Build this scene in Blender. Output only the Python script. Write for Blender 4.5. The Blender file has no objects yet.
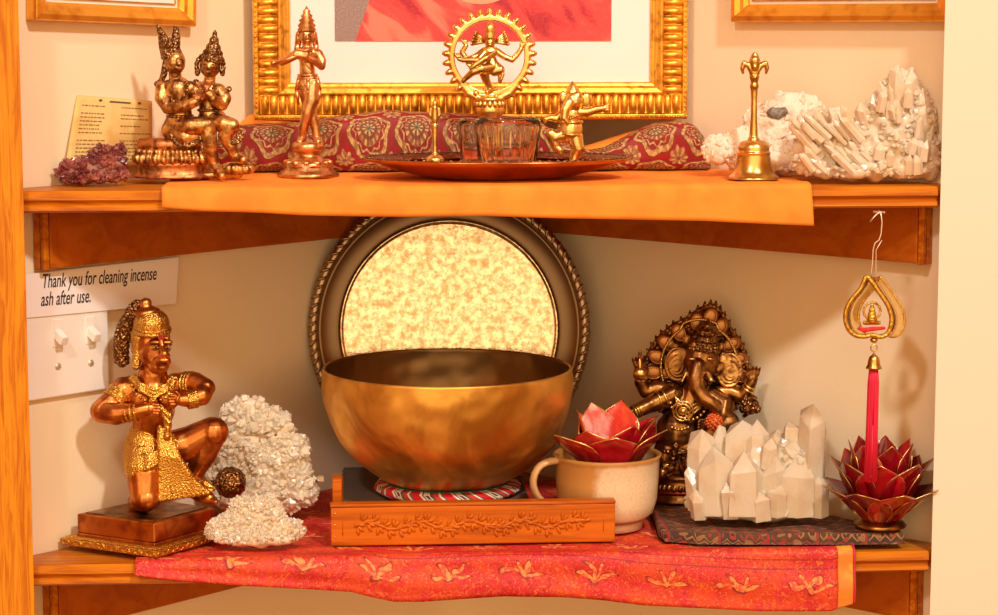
import bpy, math, random
import numpy as np
from math import sin, cos, pi, radians, sqrt, atan2, tan
from mathutils import Vector, Matrix, Euler, noise
R = random.Random(7)
SC = bpy.context.scene
COL = SC.collection
# ------------------------------------------------------------------ camera
CAM = Vector((-.12938, -2.06108, .50416)); YAW = .068666; PITCH = .13069; F = 2300.0
H = .3402                       # top of the upper shelf; the lower one is z = 0
FW = Vector((sin(YAW)*cos(PITCH), cos(YAW)*cos(PITCH), -sin(PITCH)))
RT = Vector((cos(YAW), -sin(YAW), 0)); UP = RT.cross(FW)
HD = Vector((sin(YAW), cos(YAW), 0))
cd = bpy.data.cameras.new('camera'); cam = bpy.data.objects.new('camera', cd); COL.objects.link(cam)
cam.location = CAM
cam.rotation_euler = Matrix((RT, UP, -FW)).transposed().to_euler()
cd.sensor_width = 36; cd.lens = 36*F/998; cd.clip_start = .05; cd.clip_end = 50
SC.camera = cam
def ray(u, v): return FW + RT*((u-499)/F) - UP*((v-307.5)/F)
def on_z(u, v, z):
    r = ray(u, v); return CAM + r*((z-CAM.z)/r.z)
def on_y(u, v, y):
    r = ray(u, v); return CAM + r*((y-CAM.y)/r.y)
def on_plane(u, v, p, n):
    r = ray(u, v); return CAM + r*((p-CAM).dot(n)/r.dot(n))
# ------------------------------------------------------------------ objects
def tag(o, label=None, cat=None, group=None, kind=None):
    if label: o['label'] = label
    if cat: o['category'] = cat
    if group: o['group'] = group
    if kind: o['kind'] = kind
    return o
def empty(name, loc, rz=0, rx=0, ry=0):
    o = bpy.data.objects.new(name, None); COL.objects.link(o)
    o.location = loc; o.rotation_euler = (rx, ry, rz); o.empty_display_size = .02
    return o
def copy_tree(o, parent=None):
    c = o.copy(); COL.objects.link(c); c.parent = parent
    for ch in [x for x in bpy.data.objects if x.parent == o]: copy_tree(ch, c)
    return c
def link(name, me, mat, parent=None, label=None, smooth=True):
    o = bpy.data.objects.new(name, me); COL.objects.link(o)
    if parent: o.parent = parent
    me.materials.clear()
    for m in (mat if isinstance(mat, (list, tuple)) else [mat]): me.materials.append(m)
    me.polygons.foreach_set('use_smooth', [smooth]*len(me.polygons))
    if label: o['label'] = label
    return o
def rot_to(d):
    return Vector(d).normalized().to_track_quat('Z', 'Y').to_matrix().to_4x4()
class G:
    """collects vertices and faces of one mesh"""
    def __init__(s): s.v = []; s.f = []; s.mi = []; s.uv = None
    def add(s, vs, fs, mi=0):
        n = len(s.v); s.v += [Vector(p) for p in vs]; s.f += [tuple(i+n for i in q) for q in fs]; s.mi += [mi]*len(fs); return s
    def sphere(s, c, r, rz=None, ry=None, rot=None, seg=14, rings=9, mi=0):
        rx = r; ry = r if ry is None else ry; rz = r if rz is None else rz
        M = Matrix.Translation(c) @ (rot.to_4x4() if rot else Matrix.Identity(4))
        vs = [M @ Vector((0, 0, rz))]
        for i in range(1, rings):
            t = pi*i/rings
            for j in range(seg):
                a = 2*pi*j/seg; vs.append(M @ Vector((rx*sin(t)*cos(a), ry*sin(t)*sin(a), rz*cos(t))))
        vs.append(M @ Vector((0, 0, -rz)))
        fs = [(0, 1+j, 1+(j+1) % seg) for j in range(seg)]
        for i in range(rings-2):
            b = 1+i*seg
            fs += [(b+j, b+seg+j, b+seg+(j+1) % seg, b+(j+1) % seg) for j in range(seg)]
        b = 1+(rings-2)*seg; e = len(vs)-1
        fs += [(b+(j+1) % seg, b+j, e) for j in range(seg)]
        return s.add(vs, fs, mi)
    def lathe(s, prof, c=(0, 0, 0), axis=(0, 0, 1), seg=32, sx=1, sy=1, mi=0, wave=None, closed=False):
        """prof = [(r,z)...] from bottom to top; r=0 ends close it"""
        M = Matrix.Translation(c) @ rot_to(axis) if tuple(axis) != (0, 0, 1) else Matrix.Translation(c)
        vs = []; fs = []
        for r, z in prof:
            for j in range(seg):
                a = 2*pi*j/seg; k = 1 if wave is None else wave(a, z)
                vs.append(M @ Vector((r*k*cos(a)*sx, r*k*sin(a)*sy, z)))
        n = len(prof)
        for i in range(n-1 if not closed else n):
            i2 = (i+1) % n
            for j in range(seg):
                j2 = (j+1) % seg
                fs.append((i*seg+j, i*seg+j2, i2*seg+j2, i2*seg+j))
        if not closed:
            fs.append(tuple(range(seg))[::-1]); fs.append(tuple((n-1)*seg+j for j in range(seg)))
        return s.add(vs, fs, mi)
    def cone(s, p0, p1, r0, r1, seg=12, mi=0):
        p0 = Vector(p0); p1 = Vector(p1); L = (p1-p0).length
        if L < 1e-9: return s
        M = Matrix.Translation(p0) @ rot_to(p1-p0)
        vs = [M @ Vector((r0*cos(2*pi*j/seg), r0*sin(2*pi*j/seg), 0)) for j in range(seg)]
        vs += [M @ Vector((r1*cos(2*pi*j/seg), r1*sin(2*pi*j/seg), L)) for j in range(seg)]
        fs = [(j, (j+1) % seg, seg+(j+1) % seg, seg+j) for j in range(seg)]
        fs += [tuple(range(seg))[::-1], tuple(range(seg, 2*seg))]
        return s.add(vs, fs, mi)
    def chain(s, pts, rad, seg=12, mi=0):
        if not isinstance(rad, (list, tuple)): rad = [rad]*len(pts)
        for i, p in enumerate(pts):
            s.sphere(p, rad[i], seg=seg, rings=7, mi=mi)
            if i: s.cone(pts[i-1], p, rad[i-1], rad[i], seg, mi)
        return s
    def tube(s, pts, rad, seg=8, mi=0, closed=False, flat=1.0):
        pts = [Vector(p) for p in pts]; n = len(pts)
        if not isinstance(rad, (list, tuple)): rad = [rad]*n
        vs = []; fs = []; up = Vector((0, 0, 1)); prevx = None
        for i, p in enumerate(pts):
            a = pts[(i-1) % n] if (closed or i) else p; b = pts[(i+1) % n] if (closed or i < n-1) else p
            t = (b-a).normalized()
            if prevx is None:
                x = t.cross(up if abs(t.z) < .95 else Vector((0, 1, 0))).normalized()
            else:
                x = (prevx-t*prevx.dot(t)).normalized()
            prevx = x; y = t.cross(x)
            for j in range(seg):
                q = 2*pi*j/seg; vs.append(p+x*(rad[i]*cos(q))+y*(rad[i]*sin(q)*flat))
        m = n if closed else n-1
        for i in range(m):
            k = (i+1) % n
            for j in range(seg):
                j2 = (j+1) % seg; fs.append((i*seg+j, i*seg+j2, k*seg+j2, k*seg+j))
        if not closed: fs.append(tuple(range(seg))[::-1]); fs.append(tuple((n-1)*seg+j for j in range(seg)))
        return s.add(vs, fs, mi)
    def box(s, c, sx, sy, sz, rot=None, mi=0, taper=1.0):
        M = Matrix.Translation(c) @ (rot.to_4x4() if rot else Matrix.Identity(4))
        vs = [M @ Vector((x*sx/2*(taper if z > 0 else 1), y*sy/2*(taper if z > 0 else 1), z*sz/2)) for z in (-1, 1) for y in (-1, 1) for x in (-1, 1)]
        return s.add(vs, [(0, 2, 3, 1), (4, 5, 7, 6), (0, 1, 5, 4), (2, 6, 7, 3), (0, 4, 6, 2), (1, 3, 7, 5)], mi)
    def prism(s, poly, z0, z1, mi=0, k=1.0):
        """poly = [(x,y)...] ccw, k scales the top about its centre"""
        n = len(poly); cx = sum(p[0] for p in poly)/n; cy = sum(p[1] for p in poly)/n
        vs = [(p[0], p[1], z0) for p in poly]+[(cx+(p[0]-cx)*k, cy+(p[1]-cy)*k, z1) for p in poly]
        fs = [tuple(range(n))[::-1], tuple(range(n, 2*n))]+[(i, (i+1) % n, n+(i+1) % n, n+i) for i in range(n)]
        return s.add(vs, fs, mi)
    def slab(s, poly, d, t, mi=0):
        """poly of 3-D points, extruded by vector d*t"""
        n = len(poly); d = Vector(d)*t; a = [Vector(p) for p in poly]
        return s.add(a+[p+d for p in a], [tuple(range(n))[::-1], tuple(range(n, 2*n))]+[(i, (i+1) % n, n+(i+1) % n, n+i) for i in range(n)], mi)
    def torus(s, c, r, t, axis=(0, 0, 1), seg=32, ts=8, mi=0, sy=1.0):
        M = Matrix.Translation(c) @ rot_to(axis)
        pts = [M @ Vector((r*cos(2*pi*i/seg), r*sy*sin(2*pi*i/seg), 0)) for i in range(seg)]
        return s.tube(pts, t, ts, mi, True)
    def mesh(s, name='m', scale=1.0):
        me = bpy.data.meshes.new(name)
        me.from_pydata([p*scale for p in s.v], [], s.f)
        if any(s.mi): me.polygons.foreach_set('material_index', s.mi)
        me.update()
        return me
    def fuse(s, vox=.8, smooth=3, scale=1.0, name='m', grow=0, disp=0, dsc=.2):
        """one continuous skin over all the pieces"""
        me = s.mesh(name); o = bpy.data.objects.new('tmp', me); COL.objects.link(o)
        m = o.modifiers.new('r', 'REMESH'); m.mode = 'VOXEL'; m.voxel_size = vox
        if smooth:
            m = o.modifiers.new('s', 'SMOOTH'); m.factor = .5; m.iterations = smooth*2+(1 if vox < 2 else 0)
        dg = bpy.context.evaluated_depsgraph_get(); dg.update()
        nm = bpy.data.meshes.new_from_object(o.evaluated_get(dg)); bpy.data.objects.remove(o); bpy.data.meshes.remove(me)
        nm.name = name
        if grow:
            nm.update(); q = [v.co+v.normal*grow for v in nm.vertices]
            for v, c in zip(nm.vertices, q): v.co = c
        if disp:
            nm.update()
            for v in nm.vertices:
                v.co += v.normal*disp*noise.noise(v.co*dsc)
        if scale != 1.0: nm.transform(Matrix.Scale(scale, 4))
        nm.update()
        return nm
class Fig:
    """thing standing at pixel (u0,v0) of the plane z: local px-sized units, x right, y away, z up"""
    def __init__(s, name, u0, v0, z, base=None):
        s.base = base or on_z(u0, v0, z)
        s.root = empty(name, s.base, -YAW)
        s.s = (s.base-CAM).dot(FW)/F
    def p(s, u, v, d=0):
        q = on_plane(u, v, s.base+HD*(d*s.s), HD)-s.base
        return Vector((q.dot(RT), q.dot(HD), q.z))/s.s
    def add(s, name, g, mat, parent=None, label=None, smooth=True, **k):
        if k: me = g.fuse(scale=s.s, name=name, smooth=int(smooth), **k); smooth = True
        else: me = g.mesh(name, s.s)
        return link(name, me, mat, parent or s.root, label, smooth)
def bevel(o, w, seg=2):
    m = o.modifiers.new('b', 'BEVEL'); m.width = w; m.segments = seg; m.limit_method = 'ANGLE'; m.angle_limit = radians(40)
    return o
# ------------------------------------------------------------------ materials
class X:
    """tiny expression builder on shader sockets"""
    nt = None
    def __init__(s, k): s.k = k
    @staticmethod
    def op(o, *a):
        n = X.nt.nodes.new('ShaderNodeMath'); n.operation = o
        for i, q in enumerate(a):
            if isinstance(q, X): X.nt.links.new(q.k, n.inputs[i])
            else: n.inputs[i].default_value = q
        return X(n.outputs[0])
    def __add__(s, o): return X.op('ADD', s, o)
    def __radd__(s, o): return X.op('ADD', s, o)
    def __sub__(s, o): return X.op('SUBTRACT', s, o)
    def __rsub__(s, o): return X.op('SUBTRACT', o, s)
    def __mul__(s, o): return X.op('MULTIPLY', s, o)
    def __rmul__(s, o): return X.op('MULTIPLY', s, o)
    def __truediv__(s, o): return X.op('DIVIDE', s, o)
    def fl(s): return X.op('FLOOR', s)
    def fr(s): return X.op('FRACT', s)
    def sin(s): return X.op('SINE', s)
    def abs(s): return X.op('ABSOLUTE', s)
    def sqrt(s): return X.op('SQRT', s)
    def lt(s, o): return X.op('LESS_THAN', s, o)
    def gt(s, o): return X.op('GREATER_THAN', s, o)
    def mx(s, o): return X.op('MAXIMUM', s, o)
    def mn(s, o): return X.op('MINIMUM', s, o)
def ss(x, a, b):
    n = X.nt.nodes.new('ShaderNodeMapRange'); n.interpolation_type = 'SMOOTHSTEP'
    X.nt.links.new(x.k, n.inputs[0]); n.inputs[1].default_value = a; n.inputs[2].default_value = b
    return X(n.outputs[0])
def mix(f, a, b):
    n = X.nt.nodes.new('ShaderNodeMix'); n.data_type = 'RGBA'; n.clamp_factor = True
    for i, q in ((0, f), (6, a), (7, b)):
        if isinstance(q, X): X.nt.links.new(q.k, n.inputs[i])
        elif i: n.inputs[i].default_value = (*q, 1)
        else: n.inputs[i].default_value = q
    return X(n.outputs[2])
def nz(sc, det=3, vec=None, rough=.5, dist=0, k='Fac'):
    n = X.nt.nodes.new('ShaderNodeTexNoise'); n.inputs['Scale'].default_value = sc; n.inputs['Detail'].default_value = det
    n.inputs['Roughness'].default_value = rough; n.inputs['Distortion'].default_value = dist
    X.nt.links.new((vec or X(X.tc.outputs['Object'])).k, n.inputs['Vector'])
    return X(n.outputs['Fac' if k == 'Fac' else 1])
def vor(sc, vec=None, feat='F1', out='Distance'):
    n = X.nt.nodes.new('ShaderNodeTexVoronoi'); n.feature = feat; n.inputs['Scale'].default_value = sc
    X.nt.links.new((vec or X(X.tc.outputs['Object'])).k, n.inputs['Vector'])
    return X(n.outputs[out])
def xyz(vec=None):
    n = X.nt.nodes.new('ShaderNodeSeparateXYZ'); X.nt.links.new((vec or X(X.tc.outputs['Object'])).k, n.inputs[0])
    return [X(n.outputs[i]) for i in range(3)]
def comb(a, b, c=0.0):
    n = X.nt.nodes.new('ShaderNodeCombineXYZ')
    for i, q in enumerate((a, b, c)):
        if isinstance(q, X): X.nt.links.new(q.k, n.inputs[i])
        else: n.inputs[i].default_value = q
    return X(n.outputs[0])
def uvc(): return X(X.tc.outputs['UV'])
def mat(name, col=(.5, .5, .5), rough=.5, metal=0, fn=None, **kw):
    m = bpy.data.materials.new(name); m.use_nodes = True; nt = m.node_tree; b = nt.nodes['Principled BSDF']
    X.nt = nt; X.tc = nt.nodes.new('ShaderNodeTexCoord')
    b.inputs['Base Color'].default_value = (*col, 1); b.inputs['Roughness'].default_value = rough; b.inputs['Metallic'].default_value = metal
    for k, v in kw.items():
        b.inputs[k].default_value = v
    if fn:
        r = fn()
        for k, v in r.items():
            if k == 'bump':
                h, st, di = v; n = nt.nodes.new('ShaderNodeBump'); n.inputs['Strength'].default_value = st; n.inputs['Distance'].default_value = di
                nt.links.new(h.k, n.inputs['Height']); nt.links.new(n.outputs[0], b.inputs['Normal'])
            else: nt.links.new(v.k, b.inputs[{'col': 'Base Color', 'rough': 'Roughness', 'alpha': 'Alpha'}.get(k, k)])
    return m
def wood(name, c1, c2, axis='z', sc=14, rough=.38, grain=1.0):
    def fn():
        x, y, z = xyz()
        a = .06; w = {'x': (a, 1, 1), 'y': (1, a, 1), 'z': (1, 1, a)}[axis]
        v = comb(x*w[0], y*w[1], z*w[2])
        g = nz(sc*6, 4, v, .6, 1.2); f = nz(sc*30, 3, v, .7)
        t = ss(g, .35, .68)
        c = mix(t*grain, c1, c2); c = mix(ss(f, .55, .75)*.45*grain, c, tuple(q*.45 for q in c2))
        return dict(col=c, bump=(f, .15, .0006))
    return mat(name, rough=rough, fn=fn, **{'Specular IOR Level': .22})
WALL = mat('cream_plaster', (.86, .73, .55), .75, fn=lambda: dict(col=mix(ss(nz(6, 4), .3, .75), (.90, .74, .50), (.86, .70, .45)), bump=(nz(260, 3), .18, .0008)))
WALLR = mat('cream_pier_paint', (.86, .70, .52), .6, fn=lambda: dict(bump=(nz(200, 3), .12, .0006)))
OAK = wood('orange_oak', (.80, .285, .010), (.50, .135, .004), 'z', 34)
SHELF = wood('shelf_wood', (.66, .205, .006), (.40, .085, .002), 'x', 16)
SHELFTOP = wood('shelf_top_wood', (.62, .20, .014), (.42, .11, .006), 'x', 12)
CLEAT = wood('cleat_wood', (.46, .105, .004), (.33, .060, .002), 'x', 6, .45, .8)
CARVED = wood('carved_rosewood', (.62, .145, .004), (.36, .065, .002), 'x', 12, .35)
def metal(name, c1, c2, rough, bsc=200, bst=.2, msc=40, lo=.4, hi=.65, bd=.0008, mt=1.0):
    return mat(name, c1, rough, mt, fn=lambda: dict(col=mix(ss(nz(msc, 3), lo, hi), c1, c2), bump=(nz(bsc, 4), bst, bd)))
BRASS = metal('brass', (.80, .52, .17), (.55, .33, .08), .28, 300, .15)
BRASS_B = metal('bright_brass', (.95, .66, .24), (.72, .45, .12), .30, 500, .2)
COPPERS = metal('copper_bronze_skin', (.68, .25, .06), (.36, .10, .022), .36, 250, .2, 60)
GOLDP = mat('embossed_gold', (.9, .55, .12), .32, 1, fn=lambda: dict(col=mix(ss(vor(800), .0, .7), (.95, .62, .14), (.58, .28, .04)), bump=(vor(700)+nz(500, 2)*.8, .7, .0009)))
BRONZE = metal('dark_bronze', (.40, .18, .05), (.12, .045, .014), .33, 260, .3, 70, .35, .7)
BRONZE_O = mat('dark_bronze_ornament', (.4, .2, .06), .36, 1, fn=lambda: dict(col=mix(ss(vor(420), 0, .6), (.62, .33, .09), (.16, .06, .02)), bump=(vor(380), 1, .0015)))
OLDB = metal('aged_brass_bronze', (.74, .42, .14), (.26, .11, .035), .38, 320, .6, 160, .38, .62)
OLDB_O = mat('aged_ornament', (.7, .4, .12), .38, 1, fn=lambda: dict(col=mix(ss(vor(500), 0, .6), (.78, .46, .15), (.14, .06, .025)), bump=(vor(460), 1, .001)))
OLDCU = metal('aged_copper', (.58, .21, .07), (.20, .07, .025), .42, 260, .5, 150)
KRIS = metal('rosy_bronze', (.80, .42, .17), (.46, .20, .07), .36, 350, .3, 110)
GOLDF = mat('gilt_frame', (.9, .52, .10), .38, .85, fn=lambda: dict(col=mix(ss(nz(120, 4), .45, .72), (.88, .47, .06), (.48, .19, .015)), bump=(nz(300, 3), .3, .0006)))
GOLDF2 = mat('gilt_plain_frame', (.9, .52, .10), .35, .8, fn=lambda: dict(col=mix(ss(nz(60, 4), .45, .75), (.88, .46, .06), (.66, .28, .025))))
MATBOARD = mat('mat_board', (.90, .80, .74), .8)
# ------------------------------------------------------------------ setting
def struct(name, g, m, smooth=False):
    o = link(name, g.mesh(name), m, None, None, smooth); o['kind'] = 'structure'; return o
A = radians(45); Z0, Z1 = -.5, 1.0
PL = Vector((-.43, .03, 0)); PR = Vector((.43, .03, 0))
g = G(); g.prism([(-.445, .015), (0, .46), (0, .53), (-.48, .05)], Z0, Z1); struct('wall_left', g, WALL)
g = G(); g.prism([(0, .46), (.445, .015), (.48, .05), (0, .53)], Z0, Z1); struct('wall_right', g, WALL)
g = G(); g.prism([(.415, -.004), (1.1, -.004), (1.1, .013), (.424, .013)], Z0, Z1); struct('wall_front', g, WALLR)
g = G(); g.prism([(-.50, -.012), (-.4085, -.012), (-.4200, .012), (-.50, .012)], Z0, Z1); bevel(struct('trim_1', g, OAK), .002)
g = G(); g.prism([(-1.1, -.004), (-.502, -.004), (-.502, .012), (-1.1, .012)], Z0, Z1); struct('wall_front_left', g, WALLR)

# shelves
def shelf(z, label, ends):
    r = empty('corner_shelf', (0, 0, z)); tag(r, label, 'shelf')
    g = G(); g.prism([(-.4115, .013), (.4135, .013), (.44, .0185), (0, .4585), (-.44, .0185)], -.018, 0)
    link('board', g.mesh(), SHELFTOP, r, smooth=False)
    g = G()   # moulded front edge, swept along x
    pr = [(.013, 0), (.003, 0), (.0005, -.002), (.0, -.008), (.003, -.0105), (.0035, -.0125), (.0015, -.014), (.001, -.0175), (.004, -.0195), (.013, -.0195)]
    n = len(pr); xs = (-.4118, .4138)
    vs = [(x, y, zz) for x in xs for y, zz in pr]
    g.add(vs, [tuple(range(n)), tuple(range(2*n-1, n-1, -1))]+[(i, n+i, n+(i+1) % n, (i+1) % n) for i in range(n)])
    link('front_moulding', g.mesh(), SHELF, r, smooth=False)
    for sg in (-1, 1):
        e = Vector((cos(A), sin(A)*1, 0)) if sg < 0 else Vector((-cos(A), sin(A), 0))
        nrm = Vector((sin(A), -cos(A), 0)) if sg < 0 else Vector((-sin(A), -cos(A), 0))
        b0 = (PL if sg < 0 else PR)+nrm*.0008
        s0, s1, t = (.020 if sg > 0 else .034), .59, .017
        q = [b0+e*s0, b0+e*s1, b0+e*s1+nrm*t, b0+e*s0+nrm*t]
        if sg > 0: q = q[::-1]
        q = [b0+e*s0, b0+e*s1, b0+e*(s1-t)+nrm*t, b0+e*s0+nrm*t]
        if sg < 0: q = q[::-1]
        g = G(); g.prism([(p.x, p.y) for p in q], -.074, -.0185)
        o = bevel(link('wall_cleat', g.mesh(), CLEAT, r, smooth=False), .001)
        # end moulding on the cleat, standing upright at the open end
        c = b0+e*(s0-.006)+nrm*.006
        g = G()
        for k, w in ((0, .008), (.009, .005)):
            cc = b0+e*(s0-.0035)+nrm*(.0045+k)
            g.box((cc.x, cc.y, -.0475), .006, w, .056, Matrix.Rotation(A if sg < 0 else -A, 3, 'Z'))
        o = bevel(link('end_moulding', g.mesh(), SHELF, r, smooth=False), .0008)
    return r
shelf(H, 'upper orange wooden corner shelf holding the brass figures and the big framed portrait', 1)
shelf(0, 'lower orange wooden corner shelf under the red paisley cloth', 1)

# ------------------------------------------------------------------ frames
def frame_rail(g, w, h, prof, y0=0):
    """mitred frame in the xz plane, outer size w,h from (0,0); prof = [(inset, depth toward viewer)]"""
    n = len(prof); rings = []
    for ins, dp in prof:
        rings.append([(ins, y0-dp, ins), (w-ins, y0-dp, ins), (w-ins, y0-dp, h-ins), (ins, y0-dp, h-ins)])
    vs = [p for r_ in rings for p in r_]; fs = []
    for i in range(n):
        k = (i+1) % n
        for j in range(4):
            j2 = (j+1) % 4; fs.append((i*4+j, i*4+j2, k*4+j2, k*4+j))
    g.add(vs, fs)
# large portrait frame
fp = on_y(253.5, 119, .212); fq = on_y(688, 121, .212); W = fq.x-fp.x
pf = empty('picture_frame', (fp.x, .2315, (fp.z+fq.z)/2), 0, radians(0)); tag(pf, 'large ribbed gold picture frame standing across the shelf corner, portrait in a pink robe', 'picture frame')
HH = .54; k = W/434.5
g = G(); frame_rail(g, W, HH, [(0, 0), (0, 14*k), (1.5*k, 17*k), (5*k, 17*k), (6.5*k, 14*k), (24*k, 12.5*k), (25*k, 16*k), (27*k, 17*k), (31*k, 15*k), (33*k, 11*k), (36*k, 10*k), (37*k, 7*k), (37*k, 0)])
bevel(link('gilt_rail', g.mesh(), GOLDF, pf, smooth=False), .0006)
g = G()   # rounded flutes lying across the rail
def flutes(g, length, place):
    n = int(length/(8.6*k))
    for i in range(n):
        place((i+.5)*length/n, length/n*.5)
def ellip(g, c, rx, ry, rz): g.sphere(c, rx, rz, ry, seg=12, rings=8)
flutes(g, W-14*k, lambda t, r: g.lathe([(r*.6, -9.4*k), (r*.93, -8.9*k), (r*.95, 8.7*k), (r*.6, 9.4*k)], (7*k+t, -12.5*k, 15.3*k), (0, 0, 1), 10, 1, 1.15) )
flutes(g, W-14*k, lambda t, r: g.lathe([(r*.6, -9.4*k), (r*.93, -8.9*k), (r*.95, 8.7*k), (r*.6, 9.4*k)], (7*k+t, -12.5*k, HH-15.3*k), (0, 0, 1), 10, 1, 1.15))
for xx in (15.3*k, W-15.3*k):
    flutes(g, HH-50*k, lambda t, r: g.lathe([(r*.6, -9.4*k), (r*.93, -8.9*k), (r*.95, 8.7*k), (r*.6, 9.4*k)], (xx, -12.5*k, 25*k+t), (1, 0, 0), 10))
link('fluted_band', g.mesh(), GOLDF, pf, 'row of rounded gilt ribs between the two plain bands')
g = G()   # beaded outer edge and corners
for t in np.arange(3*k, W, 5*k):
    for zz in (3*k, HH-3*k): g.sphere((t, -17*k, zz), 1.9*k, 1.2*k, 1.2*k, seg=8, rings=5)
for t in np.arange(8*k, HH, 5*k):
    for xx in (3*k, W-3*k): g.sphere((xx, -17*k, t), 1.2*k, 1.9*k, 1.2*k, seg=8, rings=5)
link('beaded_edge', g.mesh(), GOLDF, pf)
g = G(); g.box((W/2, -.003, HH/2), W-60*k, .002, HH-60*k); link('mat_board', g.mesh(), MATBOARD, pf, 'cream mat board', False)
def robe_fn():
    x, y, z = xyz(); v = comb(x*1.0+z*.9, 0.0, z*.35-x*.3)
    a = nz(26, 3, v, .5, .6); f = nz(400, 2)
    c = mix(ss(a, .38, .5), (.42, .004, .02), (.76, .05, .045)); c = mix(ss(a, .55, .66), c, (.84, .20, .12))
    return dict(col=mix(ss(f, .4, .8)*.25, c, (.85, .15, .15)))
ROBE = mat('printed_robe', rough=.5, fn=robe_fn)
PGREY = mat('printed_grey_background', (.32, .22, .19), .5, fn=lambda: dict(col=mix(ss(nz(600, 2), .4, .7), (.27, .18, .16), (.37, .26, .22))))
SKIN_P = mat('printed_skin', (.86, .34, .2), .5)
def L(u, v, y=.2285):
    q = on_y(u, v, y)-pf.location; return (q.x, q.z)
x0, z0 = L(335, 41); x1, _ = L(611, 41); z1 = HH-60*k
g = G(); g.box(((x0+x1)/2, -.0045, (z0+z1)/2), x1-x0, .0008, z1-z0); pr_ = link('portrait_print', g.mesh(), PGREY, pf, 'photograph print with a dark grey background', False)
ht = z1-z0
g = G(); P = [(x0+.020, z0), (x1, z0), (x1, z0+ht*.40), (x0+.245, z0+ht*.50), (x0+.2, z0+ht*.56), (x0+.12, z0+ht*.56), (x0+.07, z0+ht*.46), (x0+.045, z0+ht*.22), (x0+.036, z0+.045)]
g.slab([(x, -.0049, z) for x, z in P], (0, -1, 0), .0004); link('printed_robe', g.mesh(), ROBE, pr_, 'pink red robe of the seated person', False)
g = G(); cx, cz = x0+.15, z0+.03
hx, hz = L(480, -2)
g.slab([(hx+.028*cos(a)-.0, -.0053, hz+.008+.014*sin(a)) for a in np.linspace(0, 2*pi, 25)[:-1]], (0, -1, 0), .0003)
link('printed_hands', g.mesh(), SKIN_P, pr_, 'bare hands in the lap of the robe', False); g = G()
g.slab([(cx+.042*cos(a), -.0053, z0+ht*.70+.055*sin(a)) for a in np.linspace(0, 2*pi, 33)[:-1]], (0, -1, 0), .0003)
link('printed_head', g.mesh(), SKIN_P, pr_, 'bare head above the robe', False)


def small_frame(side, label, u0, v0, u1, v1, h, rw, tilt):
    n = Vector((sin(A), -cos(A), 0)) if side < 0 else Vector((-sin(A), -cos(A), 0))
    base = PL if side < 0 else PR
    a = on_plane(u0, v0, base+n*.014, n); b = on_plane(u1, v1, base+n*.014, n)
    w = (b-a).length; root = empty('picture_frame', a-n*.013, A if side < 0 else -A, 0, -tilt)
    tag(root, label, 'picture frame')
    g = G(); frame_rail(g, w, h, [(0, 0), (0, .011), (.0015, .0135), (rw*.35, .0145), (rw*.6, .011), (rw*.8, .010), (rw, .007), (rw, 0)])
    bevel(link('gilt_rail', g.mesh(), GOLDF2, root, smooth=False), .0005)
    g = G(); g.box((w/2, -.0025, h/2), w-rw*1.6, .002, h-rw*1.6); link('mat_board', g.mesh(), MATBOARD, root, smooth=False)
    g = G(); i = rw+.003; frame_rail(g, w-2*i, h-2*i, [(0, .0036), (0, .0052), (.0012, .0052), (.0012, .0036)])
    for vv in range(len(g.v)): g.v[vv] = g.v[vv]+Vector((i, 0, i))
    link('inner_gilt_line', g.mesh(), BRASS, root, smooth=False)
    g = G(); g.box((w/2, -.0041, h/2), w*.45, .0006, h*.5); link('print', g.mesh(), mat('faded_print', (.75, .5, .33), .6, fn=lambda: dict(col=mix(nz(40, 3), (.8, .6, .4), (.5, .25, .15)))), root, smooth=False)
    return root
def gdir(side): return Vector((cos(A), sin(A), 0)) if side < 0 else Vector((cos(A), -sin(A), 0))
small_frame(-1, 'small plain gold picture frame hung on the left wall above the paper note', 35, 20, 197, 24.5, .2, .017, radians(-2.2))
small_frame(1, 'small plain gold picture frame hung on the right wall above the white crystals', 730, 22, 950, 22, .2, .017, radians(.3))

# ------------------------------------------------------------------ sign and switch plate on the left wall
NL = Vector((sin(A), -cos(A), 0)); EL = Vector((cos(A), sin(A), 0))
def lw(u, v, off): return on_plane(u, v, PL+NL*off, NL)
WHITE = mat('white_plastic', (.88, .82, .72), .4)
PAPER = mat('white_paper', (.90, .83, .78), .7)
a, b = lw(26, 318, .0068), lw(175.5, 303.5, .0068); c = lw(178.5, 257, .0068); d = lw(24, 274.5, .0068)
sg = empty('paper_sign', a, A); tag(sg, 'white paper sign with two printed lines thanking for cleaning incense ash', 'sign')
inv = sg.matrix_basis.inverted() if False else Matrix.Rotation(-A, 4, 'Z') @ Matrix.Translation(-a)
g = G(); g.slab([inv @ q for q in (a, b, c, d)], (0, -1, 0), .0007); link('paper', g.mesh(), PAPER, sg, smooth=False)
INK = mat('black_ink', (.03, .02, .02), .6)
def text(s, size, loc, rot, parent, m, name, shear=.22, sx=1.0):
    cu = bpy.data.curves.new(name, 'FONT'); cu.body = s; cu.size = size; cu.shear = shear; cu.extrude = .00012; cu.resolution_u = 3; cu.offset = .00012
    o = bpy.data.objects.new('t', cu); COL.objects.link(o); dg = bpy.context.evaluated_depsgraph_get(); dg.update()
    me = bpy.data.meshes.new_from_object(o.evaluated_get(dg)); bpy.data.objects.remove(o)
    o = link(name, me, m, parent, smooth=False); o.location = loc; o.rotation_euler = rot; o.scale = (sx, 1, 1)
    return o, max(v.co.x for v in me.vertices)
def text_line(s, uL, vL, uR, vR, size, name):
    p = inv @ lw(uL, vL, .0068); q = inv @ lw(uR, vR, .0068)
    o, w = text(s, size, (p.x, -.0009, p.z), (pi/2, -atan2(q.z-p.z, q.x-p.x), 0), sg, INK, name)
    o.scale = ((q-p).length/w, 1, 1)
text_line('Thank you for cleaning incense', 41, 288, 156, 279.5, .0185, 'printed_text')
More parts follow.
